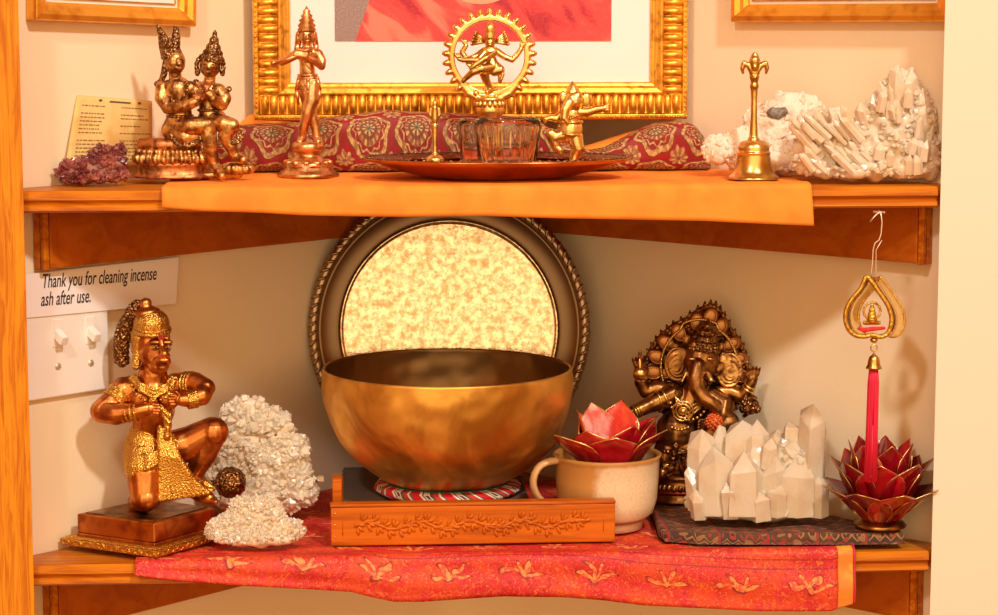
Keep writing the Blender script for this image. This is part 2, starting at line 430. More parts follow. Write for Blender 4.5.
text_line('ash after use.', 40, 306, 90, 302, .0185, 'printed_text')
# switch plate
a, b = lw(28, 402, .006), lw(110, 388, .006); top = lw(28, 300, .006).z
w = (b-a).length; hgt = .112
sp = empty('switch_plate', a-NL*.0055, A); tag(sp, 'white double light switch plate on the left wall below the paper sign', 'light switch')
iv = Matrix.Rotation(-A, 4, 'Z') @ Matrix.Translation(-sp.location)
a1 = iv @ a; b1 = iv @ b; sl = 0
g = G(); g.box((w/2, -.0028, hgt/2+.0), w, .0056, hgt); bevel(link('plate', g.mesh(), WHITE, sp, smooth=False), .002, 3)
for (u, v) in ((57, 333), (90, 330)):
    q = iv @ lw(u, v, .006)
    hs = G(); hs.box((q.x, -.0058, q.z), .011, .0012, .0255); s0 = bevel(link('toggle_surround', hs.mesh(), WHITE, sp, smooth=False), .0004)
    g = G(); g.box((q.x, -.0105, q.z-.003), .0085, .015, .0085, Matrix.Rotation(radians(32), 3, 'X'), taper=.85); bevel(link('toggle_lever', g.mesh(), WHITE, sp, smooth=False), .001)
    g = G(); g.sphere((q.x, -.0058, q.z-.031), .0034, .0034, .0012); g.box((q.x, -.0070, q.z-.031), .005, .0004, .0009, Matrix.Rotation(.6, 3, 'Y')); link('screw', g.mesh(), mat('screw', (.75, .66, .5), .35, .6), sp)
# ------------------------------------------------------------------ cloths
def interp(pts, x):
    xs = [p[0] for p in pts]; ys = [p[1] for p in pts]; return float(np.interp(x, xs, ys))
def grid_mesh(nu, nv, fn, thick=None, uv=True):
    vs = [fn(i/(nu-1), j/(nv-1)) for j in range(nv) for i in range(nu)]
    fs = [(j*nu+i, j*nu+i+1, (j+1)*nu+i+1, (j+1)*nu+i) for j in range(nv-1) for i in range(nu-1)]
    me = bpy.data.meshes.new('cloth'); me.from_pydata([v[0] for v in vs], [], fs)
    l = me.uv_layers.new(name='UVMap')
    for p in me.polygons:
        for li in p.loop_indices: l.data[li].uv = vs[me.loops[li].vertex_index][1]
    me.update(); return me
def thick(o, t, off=1):
    m = o.modifiers.new('thickness', 'SOLIDIFY'); m.thickness = t; m.offset = off; return o
def back(x, lim, gap=.004): return min(lim, .46-abs(x)-gap)
# plain orange cloth on the upper shelf
def weave_or():
    f = nz(1500, 2); return dict(col=mix(ss(nz(30, 3), .35, .7), (.94, .30, .022), (.88, .235, .014)), bump=(f, .2, .0004))
ORANGE = mat('orange_cotton', (.95, .4, .05), .8, fn=weave_or)
hem = [(p[0], on_y(p[0], p[1], -.004).z-H) for p in [(162, 209), (200, 212), (260, 214), (300, 216.5), (400, 218), (480, 217), (560, 219.5), (700, 222), (811, 227)]]
XL = on_y(162, 195, -.003).x; XR = on_y(811, 195, -.003).x
def oc(i, j):
    x = XL+(XR-XL)*i; u = 162+649*i; hz = interp(hem, u); yb = back(x, .25)
    drop = -hz; tot = yb+drop; s = (1-j)*tot
    # s from the hem (0) up and back
    wob = noise.noise((x*14, 3, 0))*.5+.5
    xx = x
    if s < drop:
        t = s/drop; z = hz+s; y = -.0045-.004*wob*(1-t)-.0018*sin(t*pi)*wob
        xx = x+(.0025*(1-t) if i > .98 else 0)
    else:
        t = (s-drop); y = -.0045+min(t, .004)*.6+max(0, t-.002); z = .0016+.0030*math.exp(-((y-.012)/.012)**2)*wob+.0008*noise.noise((x*30, y*30, 1))*min(1, t*40)
        z = z if t > .002 else t*.8
        y = min(y, yb)
    return (xx, y, H+z+.0012), (x, s)
me = grid_mesh(160, 70, lambda a, b: oc(a, 1-b)); oco = link('orange_cloth', me, ORANGE)
tag(thick(oco, .0009, -1), 'plain orange cloth hanging over the front edge of the upper shelf', 'cloth')

# red paisley cloth on the lower shelf
def paisley(base1, base2):
    def fn():
        u, v, _ = xyz(uvc()); X_ = comb(u, v)
        big = nz(22, 3, X_, .55, .8); c = mix(ss(big, .42, .58), (.58, .012, .014), (.70, .055, .012))
        c = mix(ss(nz(45, 3, X_), .52, .62)*.7, c, (.64, .014, .032))
        sc_ = nz(95, 2, X_, .5, 1.5); c = mix(ss((sc_-.5).abs()*-1.0, -.018, -.004)*.75, c, (.28, .008, .008))
        s2 = nz(180, 1, X_, .5, 2.2); c = mix(ss(s2, .60, .65)*.7, c, (.84, .18, .03))
        # sprigs: feathery leaves fanning up from the points of a jittered grid
        wu = u+(nz(48, 1, X_)-.5)*.022; wv = v+(nz(55, 1, comb(v, u))-.5)*.016
        a = wu*15.0; b = wv*20.0-.06; row = b.fl(); a2 = a+(row*.5).fr(); fx = a2.fr()-.5; fy = b.fr()-.34
        n = X.nt.nodes.new('ShaderNodeMath'); n.operation = 'ARCTAN2'; X.nt.links.new(fy.k, n.inputs[0]); X.nt.links.new(fx.k, n.inputs[1]); th = X(n.outputs[0])
        r = (fx*fx+fy*fy).sqrt(); pet = ((th*7.0+.6).sin()*.5+.5); fan = ss(th, -.5, .1)*ss(th*-1.0, -3.64, -3.04)
        edge = r-(.07+pet*.25*fan)
        c = mix(ss(edge*-1.0, .0, .03)*.7, c, mix(ss(nz(220, 1, X_), .4, .6), (.92, .42, .10), (.80, .12, .05))); c = mix(ss(edge.abs()*-1.0, -.028, -.012)*.8, c, (.24, .006, .006))
        c = mix(ss((v-.0395).abs()*-1.0, -.0009, -.0004)*.7, c, (.25, .005, .02)); c = mix(ss((v-.048).abs()*-1.0, -.0009, -.0004)*.7, c, (.25, .005, .02))
        th3 = nz(70, 2, comb(v, u), .5, 2.5); c = mix(ss((th3-.5).abs()*-1.0, -.010, -.003)*.5, c, (.86, .26, .08))
        return dict(col=c, bump=(nz(900, 2), .25, .0005))
    return fn
PAIS = mat('red_paisley_brocade', (.8, .1, .1), .62, fn=paisley(0, 0))
def edge_fn(): return dict(col=mix(ss(nz(60, 3), .4, .6), (.90, .36, .03), (.84, .22, .02)), bump=(nz(900, 2), .2, .0004))
BORD = mat('orange_border', (.9, .35, .04), .6, fn=edge_fn)
REDTRIM = mat('dark_red_piping', (.6, .02, .05), .6)
hem2 = [(p[0], on_y(p[0], p[1], -.008).z) for p in [(135, 576), (160, 580), (188, 583), (230, 586), (272, 588), (348, 593), (372, 599), (390, 602.5), (420, 602.5), (500, 597), (560, 598), (600, 601), (640, 606), (700, 609), (760, 612), (830, 612), (856, 604)]]
XL2 = on_y(135, 565, -.006).x; XR2 = on_y(856, 560, -.006).x
def rc(i, j):
    x = XL2+(XR2-XL2)*i; u = 135+721*i; hz = interp(hem2, u); yb = back(x, .335)
    drop = -hz; tot = yb+drop; s = (1-j)*tot
    wob = noise.noise((x*11, 7, 0))*.5+.5
    if s < drop:
        t = s/drop; z = hz+s; y = -.0055-.007*wob*(1-t*t)-.0025*sin(t*pi*2+x*18)*(1-t)*t*3
    else:
        t = s-drop; y = -.0055+min(t, .005)*.5+max(0, t-.003); y = min(y, yb)
        z = .002+.0022*math.exp(-((y-.004)/.01)**2)+.0011*(noise.noise((x*16, y*36, 1)))*min(1, t*30)+.0016*max(0, sin((y-.10*x)*150))**6*min(1, t*60)*(1 if y < .07 else .0)
        z = z if t > .003 else t*.7
    return (x, y, z+.0008), (x, s)
def rc_part(a, b):
    return grid_mesh(int(230*(b-a))+4, 90, lambda i, j: rc(a+(b-a)*i, 1-j))
ro = link('red_paisley_cloth', rc_part(0, .974), PAIS); tag(thick(ro, .001, -1), 'red and orange paisley cloth spread over the lower shelf and hanging over its edge', 'cloth')
thick(link('orange_border', rc_part(.9745, .996), BORD, ro, 'plain orange end border'), .001, -1)
g = G(); g.tube([Vector(rc(.998, j)[0])+Vector((0, 0, .0001)) for j in np.linspace(.02, 1, 50)], .0011, 6); link('piping', g.mesh(), REDTRIM, ro, 'dark red piping along the end')

# brocade roll on the upper shelf, in front of the frame
def broc():
    u, v, _ = xyz(uvc()); a = u*21.5+.2; b = v*21.5-.30; X_ = comb(u, v)
    def pol(a, b):
        fx = a.fr()-.5; fy = b.fr()-.5
        n = X.nt.nodes.new('ShaderNodeMath'); n.operation = 'ARCTAN2'; X.nt.links.new(fy.k, n.inputs[0]); X.nt.links.new(fx.k, n.inputs[1])
        return X(n.outputs[0]), (fx*fx+fy*fy).sqrt()
    th, r = pol(a+.5, b+.5); th2, r2 = pol(a, b)
    c = mix(ss(nz(60, 2, X_), .3, .7), (.32, .003, .005), (.22, .002, .002))
    gold = mix(ss(nz(300, 2, X_), .38, .62), (.60, .36, .12), (.30, .13, .04))
    W_ = lambda q, w: ss(q.abs()*-1.0, -w, -w*.6)
    band = W_(r-(.40+(th*6.0).sin()*.03), .052).mx(W_(r-.31-(th*12.0).sin()*.02, .02)); edge = W_(r-(.40+(th*6.0).sin()*.03), .075)
    big = ss(r*-1.0, -.265-.0, -.245); pet = ss((th*16.0).sin(), -.5, .1)
    sm = ss(r2*-1.0+(th2*8.0).sin()*.018, -.20, -.18)
    c = mix(edge, c, (.20, .03, .012)); c = mix(band, c, gold)
    c = mix(big, c, mix(pet, (.26, .08, .03), gold)); c = mix(W_(r-.155, .03), c, (.20, .05, .02)); c = mix(ss(r*-1.0, -.14, -.12), c, mix(ss((th*8.0).sin(), -.2, .3), (.2, .06, .03), (.62, .40, .12)))
    c = mix(ss(r*-1.0, -.065, -.05), c, (.20, .22, .13))
    c = mix(sm, c, mix(ss((th2*8.0).sin(), -.2, .3), (.3, .1, .03), gold)); c = mix(ss(r2*-1.0, -.05, -.04), c, (.18, .06, .03))
    h = (band+big*pet+sm).mn(1.0)+nz(700, 2)*.35
    return dict(col=c, bump=(h, .8, .0012))
BROC = mat('gold_embroidered_red_brocade', (.5, .02, .02), .6, fn=broc)
def roll(name, label, prof, yf, yb, mt, amp=.003, base_v=None, seed=0, umin=None, umax=None, z0=.0035):
    """solid folded cloth: prof = [(u, v of its top edge)]"""
    us = np.linspace(prof[0][0], prof[-1][0], 120); ringN = 36; vs = []; uvs = []; fs = []
    for k, u in enumerate(us):
        ym = yf+.02; top = on_y(u, interp(prof, u), ym); x = top.x; h = max(.008, top.z-H)
        yb_ = back(x, yb, .006); D = max(.012, (yb_-yf)/2)
        e = min(1, min(k, len(us)-1-k)/5+.25); per = 0
        for j in range(ringN):
            t = 2*pi*j/ringN-pi/2   # start bottom
            cx = -cos(t); cz = sin(t)
            sx = math.copysign(abs(cx)**.55, cx); sz = math.copysign(abs(cz)**.55, cz)
            n_ = noise.noise((x*25, j*.22+seed, seed))*amp
            y = (yf+yf+2*D)/2-sx*-(D)*(.85+.15*e) ; y = (yf+D)+(-sx)*-1*0+(-cos(t) and 0)
            y = yf+D-math.copysign(abs(cos(t))**.55, cos(t))*(D*(.6+.4*e)+n_)
            z = H+z0+h/2*(1 if e >= 1 else .75+.25*e)*(1+sz)+(n_*.6 if sz > 0 else 0)-z0*(1+sz)/2
            vs.append((x, y, z)); uvs.append((x, j*(2*(h+2*D))/ringN))
    n = len(us)
    for k in range(n-1):
        for j in range(ringN):
            fs.append((k*ringN+j, (k+1)*ringN+j, (k+1)*ringN+(j+1) % ringN, k*ringN+(j+1) % ringN))
    fs.append(tuple(range(ringN))); fs.append(tuple((n-1)*ringN+j for j in range(ringN))[::-1])
    me = bpy.data.meshes.new(name); me.from_pydata(vs, [], fs); l = me.uv_layers.new(name='UVMap')
    for p in me.polygons:
        w = len(p.vertices) == 4 and max(v % ringN for v in p.vertices) == ringN-1 and min(v % ringN for v in p.vertices) == 0
        for li in p.loop_indices:
            vi = me.loops[li].vertex_index; q = uvs[vi]
            if w and vi % ringN == 0: q = (q[0], q[1]+uvs[vi-vi % ringN+1][1]*ringN)
            l.data[li].uv = q
    me.update(); import bmesh as bmm
    b = bmm.new(); b.from_mesh(me); bmm.ops.recalc_face_normals(b, faces=b.faces); b.to_mesh(me); b.free()
    o = link(name, me, mt); tag(o, label, 'cloth'); return o
roll('brocade_cloth', 'red brocade cloth with gold embroidered medallions folded in front of the big frame', [(218, 131), (240, 125), (262, 124), (300, 123), (320, 120), (345, 115), (364, 113), (382, 110), (425, 112), (470, 114), (530, 117), (545, 124), (565, 142), (587, 150), (605, 147), (620, 140), (637, 131), (655, 123), (680, 121), (697, 127), (709, 138)], .168, .209, BROC)
roll('orange_folded_cloth', 'folded plain orange cloth tucked behind the red brocade under the big frame', [(237, 115), (248, 114), (275, 117), (300, 121), (340, 122), (420, 121), (520, 124), (560, 146), (585, 146), (610, 138), (633, 131), (650, 127), (672, 126)], .2135, .25, ORANGE, .002, seed=5)
# ------------------------------------------------------------------ lower shelf: tray, bowl, stand, incense box, mug
ZC = .0045   # top of the red cloth
SILV = mat('worn_silver_plate', (.78, .62, .42), .3, 1, fn=lambda: dict(col=mix(ss(nz(120, 5, None, .75), .40, .62), (.92, .74, .50), (.50, .32, .15)), rough=ss(nz(48, 5, None, .7, .5), .3, .7)*.22+.06, bump=(nz(240, 3, None, .6), .3, .0006)))
SILVB = mat('dark_reflection_silver', (.20, .12, .065), .36, 1)  # base colour darkened to stand in for the concave border's dark reflection
SILVD = mat('tarnished_silver_plate', (.40, .27, .16), .34, 1, fn=lambda: dict(bump=(nz(120, 3), .1, .0006)))
tb = Vector((on_y(450, 480, .28).x,   .278, ZC+.0242)); tr = empty('round_silver_tray', tb, -.02, radians(-7.0)); tag(tr, 'large round silver tray with a roped rim leaning in the corner behind the singing bowl', 'tray')
RR = .1440
g = G(); g.lathe([(.0, 0), (.110, 0), (.1115, .001), (.1125, .0028), (.1115, .0055), (.0, .0048)][::-1] if False else [(.0001, -.0015), (.1115, -.0015), (.1125, .0045), (.1105, .0010), (.1092, .0001), (.1075, .0), (.0001, .0)], (0, 0, RR), (0, -1, 0), 96); link('tray_well', g.mesh(), SILV, tr, 'bright etched centre of the tray')
g = G(); g.lathe([(.1118, .0), (.1125, .0052), (.115, .0068), (.118, .0068), (.132, .010), (.1335, .0115), (.1355, .010), (.1355, .0085), (.132, .008), (.117, .0045)], (0, 0, RR), (0, -1, 0), 96, closed=True); link('tray_border', g.mesh(), SILVB, tr, 'plain darker border ring of the tray')
g = G(); n = 92
g.lathe([(.1350, .0078), (.1350, .0105), (.139, .0135), (.1425, .0130), (.1455, .0095), (.1457, .0075), (.143, .0062)], (0, 0, RR), (0, -1, 0), 96, closed=True)
for i in range(n):
    a = 2*pi*i/n; b = a+.045
    p0 = (.1372*cos(a), -.0125, RR+.1372*sin(a)); p1 = (.1448*cos(b), -.0125, RR+.1448*sin(b)); pm = ((p0[0]+p1[0])/2, -.0142, (p0[2]+p1[2])/2)
    g.chain([p0, pm, p1], [.0010, .0021, .0012], 6)
link('roped_rim', g.mesh(), SILVD, tr)

# bowl stand, cushion and singing bowl
BX = Vector((on_y(447.5, 480, .158).x, .158, 0)); S0 = BX.y
SLATE = mat('grey_felt_top', (.13, .085, .055), .8, fn=lambda: dict(col=mix(nz(70, 4), (.16, .11, .075), (.09, .055, .035))))
xl = on_y(342, 490, .1).x; xr = on_y(533, 495, .1).x
st = empty('bowl_stand', ((xl+xr)/2, .0655, ZC)); tag(st, 'low wooden stand with grey top and upright left end under the singing bowl', 'stand')
w_ = xr-xl
g = G(); g.box((0, .1145, .0105), w_, .229, .021); bevel(link('wooden_base', g.mesh(), CARVED, st, smooth=False), .001)
g = G(); g.box((0, .1145, .0225), w_-.003, .220, .003); bevel(link('grey_top', g.mesh(), SLATE, st, 'dark grey top surface', False), .0006)
g = G(); g.box((-w_/2-.0045, .0115, .029), .009, .023, .058); bevel(link('end_board', g.mesh(), CARVED, st, smooth=False), .0012)
ZT = ZC+.0247
def stripes():
    x, y, z = xyz()
    n = X.nt.nodes.new('ShaderNodeMath'); n.operation = 'ARCTAN2'; X.nt.links.new(y.k, n.inputs[0]); X.nt.links.new(x.k, n.inputs[1]); th = X(n.outputs[0])
    a = (th*2.07+z*45.0).fr()
    c = mix(a.gt(.28), (.72, .008, .012), (.88, .78, .62)); c = mix(a.gt(.36), c, (.05, .03, .03)); c = mix(a.gt(.40), c, (.82, .68, .48)); c = mix((a.gt(.45)*a.lt(.55))*((z*900.0).sin().gt(.2)), c, (.12, .03, .03)); c = mix(a.gt(.60), c, (.05, .03, .03)); c = mix(a.gt(.64), c, (.16, .09, .06)); c = mix(a.gt(.70), c, (.62, .05, .02)); c = mix(a.gt(.88), c, (.88, .78, .6)); c = mix(a.gt(.95), c, (.02, .16, .14))
    return dict(col=c, bump=(nz(900, 2), .3, .0004))
CUSH = mat('striped_ring_fabric', rough=.8, fn=stripes)
TEAL = mat('teal_cord', (.01, .13, .12), .7)
cu = empty('ring_cushion', (BX.x, BX.y, ZT)); tag(cu, 'striped red and white ring cushion under the brass singing bowl', 'cushion')
g = G(); N = 64
g.lathe([(.044, .004), (.050, .0008), (.060, .0), (.068, .003), (.0725, .009), (.069, .0155), (.060, .018), (.050, .016), (.044, .010)], (0, 0, 0), seg=N, closed=True, wave=lambda a, z: 1+.012*sin(a*14)); g.v = [Vector((q.x, q.y, q.z*.66)) for q in g.v]; link('padded_ring', g.mesh(), CUSH, cu)
g = G(); g.torus((0, 0, .0119), .0595, .0011, ts=6, seg=60); link('piping', g.mesh(), TEAL, cu, 'teal green cord along the top')
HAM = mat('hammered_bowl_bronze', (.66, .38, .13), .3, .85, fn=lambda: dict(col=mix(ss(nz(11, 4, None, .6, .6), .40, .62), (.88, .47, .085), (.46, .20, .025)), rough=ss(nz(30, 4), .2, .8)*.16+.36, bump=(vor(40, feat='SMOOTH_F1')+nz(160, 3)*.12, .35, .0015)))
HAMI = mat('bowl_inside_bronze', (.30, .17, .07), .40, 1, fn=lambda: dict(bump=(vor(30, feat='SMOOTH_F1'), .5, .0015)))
prof = [(.0001, 0), (.036, .0005), (.052, .0045), (.070, .0125), (.089, .027), (.104, .043), (.1125, .058), (.1200, .082), (.1228, .102), (.1222, .117), (.1215, .1185), (.1198, .1185)]
inn = [(.1195, .117), (.1202, .102), (.1172, .082), (.1098, .060), (.1010, .046), (.086, .031), (.068, .0165), (.050, .0085), (.034, .0045), (.0001, .0042)]
def smoothprof(pr, n=4):
    out = []
    for i in range(len(pr)-1):
        p0 = pr[max(0, i-1)]; p1 = pr[i]; p2 = pr[i+1]; p3 = pr[min(len(pr)-1, i+2)]
        for k in range(n):
            t = k/n
            out.append(tuple(.5*((2*p1[q])+(-p0[q]+p2[q])*t+(2*p0[q]-5*p1[q]+4*p2[q]-p3[q])*t*t+(-p0[q]+3*p1[q]-3*p2[q]+p3[q])*t**3) for q in (0, 1)))
    return out+[pr[-1]]
bw = empty('singing_bowl', (BX.x, BX.y, ZT+.0062)); tag(bw, 'large hammered brass singing bowl resting on the striped ring cushion', 'bowl')
sq = [(max(1e-4, r_), z_) for r_, z_ in smoothprof(prof[:-2], 7)+prof[-2:]]; si = [(max(1e-4, r_), z_) for r_, z_ in smoothprof(inn)]
g = G(); g.lathe(sq+si, seg=220); me = g.mesh()
for v in me.vertices:
    rr = sqrt(v.co.x**2+v.co.y**2)
    if rr > .03:
        d = .0019*noise.noise(v.co*30)+.0009*noise.noise(v.co*75+Vector((5, 5, 5))); d *= min(1, (.119-v.co.z)/.012+.15)
        v.co.x *= 1+d/rr; v.co.y *= 1+d/rr
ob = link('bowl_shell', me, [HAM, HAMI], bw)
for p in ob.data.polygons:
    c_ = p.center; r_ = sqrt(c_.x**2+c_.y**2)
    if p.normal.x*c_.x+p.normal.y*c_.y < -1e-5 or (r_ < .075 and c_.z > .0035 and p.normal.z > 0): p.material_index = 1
bw['label'] = 'large hammered brass singing bowl resting on the striped ring cushion'

# incense box with a carved front
a = on_y(331, 545, .036); b = on_y(615, 544, .036); w_ = b.x-a.x
ib = empty('incense_box', ((a.x+b.x)/2, .036, ZC+.0008)); tag(ib, 'long narrow wooden incense box with carved vine front, in front of the singing bowl', 'incense box')
hb = .0365
g = G(); g.box((0, .0065, hb/2), w_, .013, hb); bevel(link('body', g.mesh(), CARVED, ib, smooth=False), .0012)
g = G(); g.box((.0, .0065, hb+.0016), w_+.001, .0136, .003); bevel(link('lid', g.mesh(), CARVED, ib, smooth=False), .0009)
g = G(); pts = []
x0 = -w_/2+.022; L_ = w_-.05
for i in range(60):
    t = i/59; pts.append((x0+L_*t, -.0004, hb*.52+.0035*sin(t*2*pi*4.5)))
g.tube(pts, .0013, 6)
for i in range(44):
    t = (i+.5)/44; px = x0+L_*t; pz = hb*.52+.0035*sin(t*2*pi*4.5); s_ = 1 if i % 2 else -1; an = s_*(.7+.3*sin(i*2.1))
    for q in range(3):
        aa = an+s_*(q-1)*.7; ln = .0062
        g.sphere((px+cos(aa)*ln*.7, -.0002, pz+sin(aa)*ln), .0042, .0017, .0017, Matrix.Rotation(-aa, 3, 'Y'), 8, 5)
for sx in (-1, 1):
    g.tube([(sx*(w_/2-.011), -.0001, hb*.28), (sx*(w_/2-.011), -.0001, hb*.82)], .0005, 5)
link('carved_vine', g.mesh(), CARVED, ib)
g = G()
for pz in (.009, .02, .031): g.sphere((-w_/2+.004, -.0002, pz), .0009, .0009, .0006, seg=8, rings=5)
link('brass_pins', g.mesh(), BRASS_B, ib, 'small brass pins')
ib.children and None

# mug
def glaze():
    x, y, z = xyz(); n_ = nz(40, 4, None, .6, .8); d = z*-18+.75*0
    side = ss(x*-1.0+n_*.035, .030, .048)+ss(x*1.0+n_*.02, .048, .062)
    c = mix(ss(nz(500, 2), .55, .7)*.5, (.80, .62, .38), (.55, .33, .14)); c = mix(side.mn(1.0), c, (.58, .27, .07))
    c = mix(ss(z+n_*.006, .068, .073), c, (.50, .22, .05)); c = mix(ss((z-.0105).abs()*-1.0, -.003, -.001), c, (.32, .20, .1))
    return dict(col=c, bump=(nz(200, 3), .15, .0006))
GLAZE = mat('speckled_stoneware_glaze', rough=.3, fn=glaze)
TANG = mat('tan_glaze', (.68, .40, .15), .3, fn=lambda: dict(col=mix(nz(60, 3), (.78, .52, .24), (.52, .25, .07))))
mc = Vector((on_y(607, 500, .102).x, .102, ZC))
mg = empty('stoneware_mug', mc, radians(8)); tag(mg, 'wide cream and tan stoneware mug holding the small red lotus candle holder', 'mug'); mr = .0515
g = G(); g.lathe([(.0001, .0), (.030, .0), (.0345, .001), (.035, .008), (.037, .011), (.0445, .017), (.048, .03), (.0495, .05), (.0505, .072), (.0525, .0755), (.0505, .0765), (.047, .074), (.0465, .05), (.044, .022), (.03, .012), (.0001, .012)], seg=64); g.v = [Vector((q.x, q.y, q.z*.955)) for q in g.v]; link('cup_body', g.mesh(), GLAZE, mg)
g = G(); hp = [(-.0475, -.004, .068), (-.057, -.006, .0685), (-.068, -.008, .066), (-.0745, -.009, .057), (-.076, -.009, .046), (-.071, -.009, .034), (-.061, -.007, .025), (-.050, -.004, .021), (-.044, -.003, .020)]
g.tube([Vector(p) for p in hp], [.0055, .0052, .005, .005, .005, .005, .005, .0055, .006], 12, flat=.7); m_ = link('handle', g.mesh(), TANG, mg); m_.modifiers.new('s', 'SUBSURF').render_levels = 1

# lotus candle holders
def capiz(c1, c2):
    return lambda: dict(col=mix(ss(nz(55, 4, None, .6, .5), .35, .7), c1, c2), bump=(nz(120, 3), .3, .0008))
PETR = mat('red_shell_petal', (.7, .02, .03), .18, fn=capiz((.52, .010, .018), (.30, .003, .010)), **{'Subsurface Weight': .0, 'Coat Weight': .6})
PETO = mat('orange_red_shell_petal', (.8, .1, .05), .18, fn=capiz((.78, .07, .04), (.62, .02, .02)), **{'Coat Weight': .6})
PETP = mat('pale_pink_shell_petal', (.9, .4, .35), .15, fn=capiz((.85, .45, .36), (.70, .10, .08)), **{'Coat Weight': .6})
PETD = mat('dark_red_shell_petal', (.3, .01, .02), .16, fn=capiz((.26, .003, .010), (.15, .001, .006)), **{'Coat Weight': .6})
def petal(parent, ang, r0, z0, length, width, lean, mt, cup=.25, rim=.0007, curl=.3):
    """pointed leaf standing at radius r0, leaning outward"""
    rows = 11; cols = 7; M = Matrix.Rotation(ang, 4, 'Z'); top = []; idx = []
    def pt(t, c):
        wv = width/2*(sin(pi*min(1, t*.62+.16))**.9)*(1-max(0, (t-.62)/.38)**1.6) if t < 1 else 0
        le = lean+curl*(t-.5)
        rr = r0+length*t*sin(lean+curl*.5*(t-1)); zz = z0+length*t*cos(lean+curl*.5*(t-1))
        return M @ Vector((rr-cup*wv*(1-c*c)*-1*.0-cup*wv*c*c*.9, c*wv, zz+cup*wv*c*c*.25))
    vs = [pt(i/(rows-1), -1+2*j/(cols-1)) for i in range(rows) for j in range(cols)]
    fs = [(i*cols+j, i*cols+j+1, (i+1)*cols+j+1, (i+1)*cols+j) for i in range(rows-1) for j in range(cols-1)]
    me = bpy.data.meshes.new('petal'); me.from_pydata(vs, [], fs); me.update()
    o = link('petal', me, mt, parent); thick(o, .0007, 0)
    g = G(); g.tube([pt(i/(rows-1), -1) for i in range(rows)]+[pt(i/(rows-1), 1) for i in range(rows-2, -1, -1)], rim, 5)
    link('petal_rim', g.mesh(), BRASS_B, o, 'thin brass edge'); return o
lb = Vector((mc.x+.001, mc.y-.003, ZC+.0125)); lo = empty('lotus_candle_holder', lb); tag(lo, 'small red lotus candle holder with brass edged petals sitting in the stoneware mug', 'candle holder')
g = G(); g.lathe([(.0001, 0), (.022, 0), (.022, .002), (.018, .035), (.023, .048), (.024, .060), (.0225, .060), (.0215, .050), (.0001, .050)], seg=32); link('candle_cup', g.mesh(), BRASS, lo)
za = .052
for q, (deg, mt, ln, wd, le, r0) in enumerate([(-90, PETR, .044, .046, .55, .026), (-28, PETD, .050, .046, .62, .026), (32, PETR, .050, .044, .55, .026), (90, PETR, .052, .044, .45, .026), (150, PETR, .050, .042, .08, .024), (216, PETR, .056, .048, .80, .024),
        (-58, PETR, .048, .040, .30, .021), (-5, PETR, .055, .038, .42, .021), (62, PETO, .062, .042, .22, .019), (118, PETP, .060, .040, .16, .019), (172, PETO, .056, .040, .16, .020), (-125, PETO, .046, .042, .44, .022)]):
    petal(lo, radians(deg), r0, za, ln, wd, le, mt)
WAX = mat('candle_wax', (.93, .82, .72), .5, **{'Subsurface Weight': .3, 'Subsurface Radius': (.01, .006, .004), 'Subsurface Scale': 1.0})
ALU = mat('aluminium_cup', (.8, .75, .7), .3, 1)
def tealight(loc, label):
    t = empty('tealight', loc); tag(t, label, 'candle')
    g = G(); g.lathe([(.0001, 0), (.018, 0), (.0185, .014), (.0180, .014), (.0175, .002), (.0001, .002)], seg=32); link('metal_cup', g.mesh(), ALU, t)
    g = G(); g.lathe([(.0001, .0021), (.0172, .0021), (.0172, .012), (.0001, .0115)], seg=32); link('wax', g.mesh(), WAX, t)
    g = G(); g.cone((0, 0, .011), (.0005, 0, .017), .0006, .0005, 6); link('wick', g.mesh(), INK, t)
lo.scale = (1.08, 1.08, .95)
tealight(lb+Vector((0, 0, .0478)), 'white tealight candle inside the small lotus holder in the mug')
# right lotus
lr = on_y(880, 510, .026); lr.z = ZC+.0148
l2 = empty('lotus_candle_holder', lr); l2.scale = (.93, .93, 1); tag(l2, 'large dark red lotus candle holder at the right end of the lower shelf', 'candle holder')
g = G(); g.lathe([(.0001, 0), (.026, 0), (.027, .0015), (.024, .004), (.016, .006), (.012, .010), (.012, .02), (.020, .028), (.024, .040), (.0225, .040), (.021, .030), (.0001, .030)], seg=40); link('bronze_foot', g.mesh(), BRONZE, l2)
for ring_, (n_, r0, z0, ln, wd, le, off) in enumerate([(8, .014, .004, .060, .050, .92, .2), (8, .020, .014, .062, .048, .56, .7), (7, .0245, .028, .054, .036, .16, .1)]):
    for i in range(n_):
        ang = 2*pi*(i+off)/n_
        ln2 = ln; 
        petal(l2, ang-pi/2, r0, z0, ln2, wd, le, PETD if (i+ring_) % 4 else PETR, .22, .00045, .25)
tealight(lr+Vector((0, 0, .0303)), 'tealight candle inside the large dark red lotus holder')
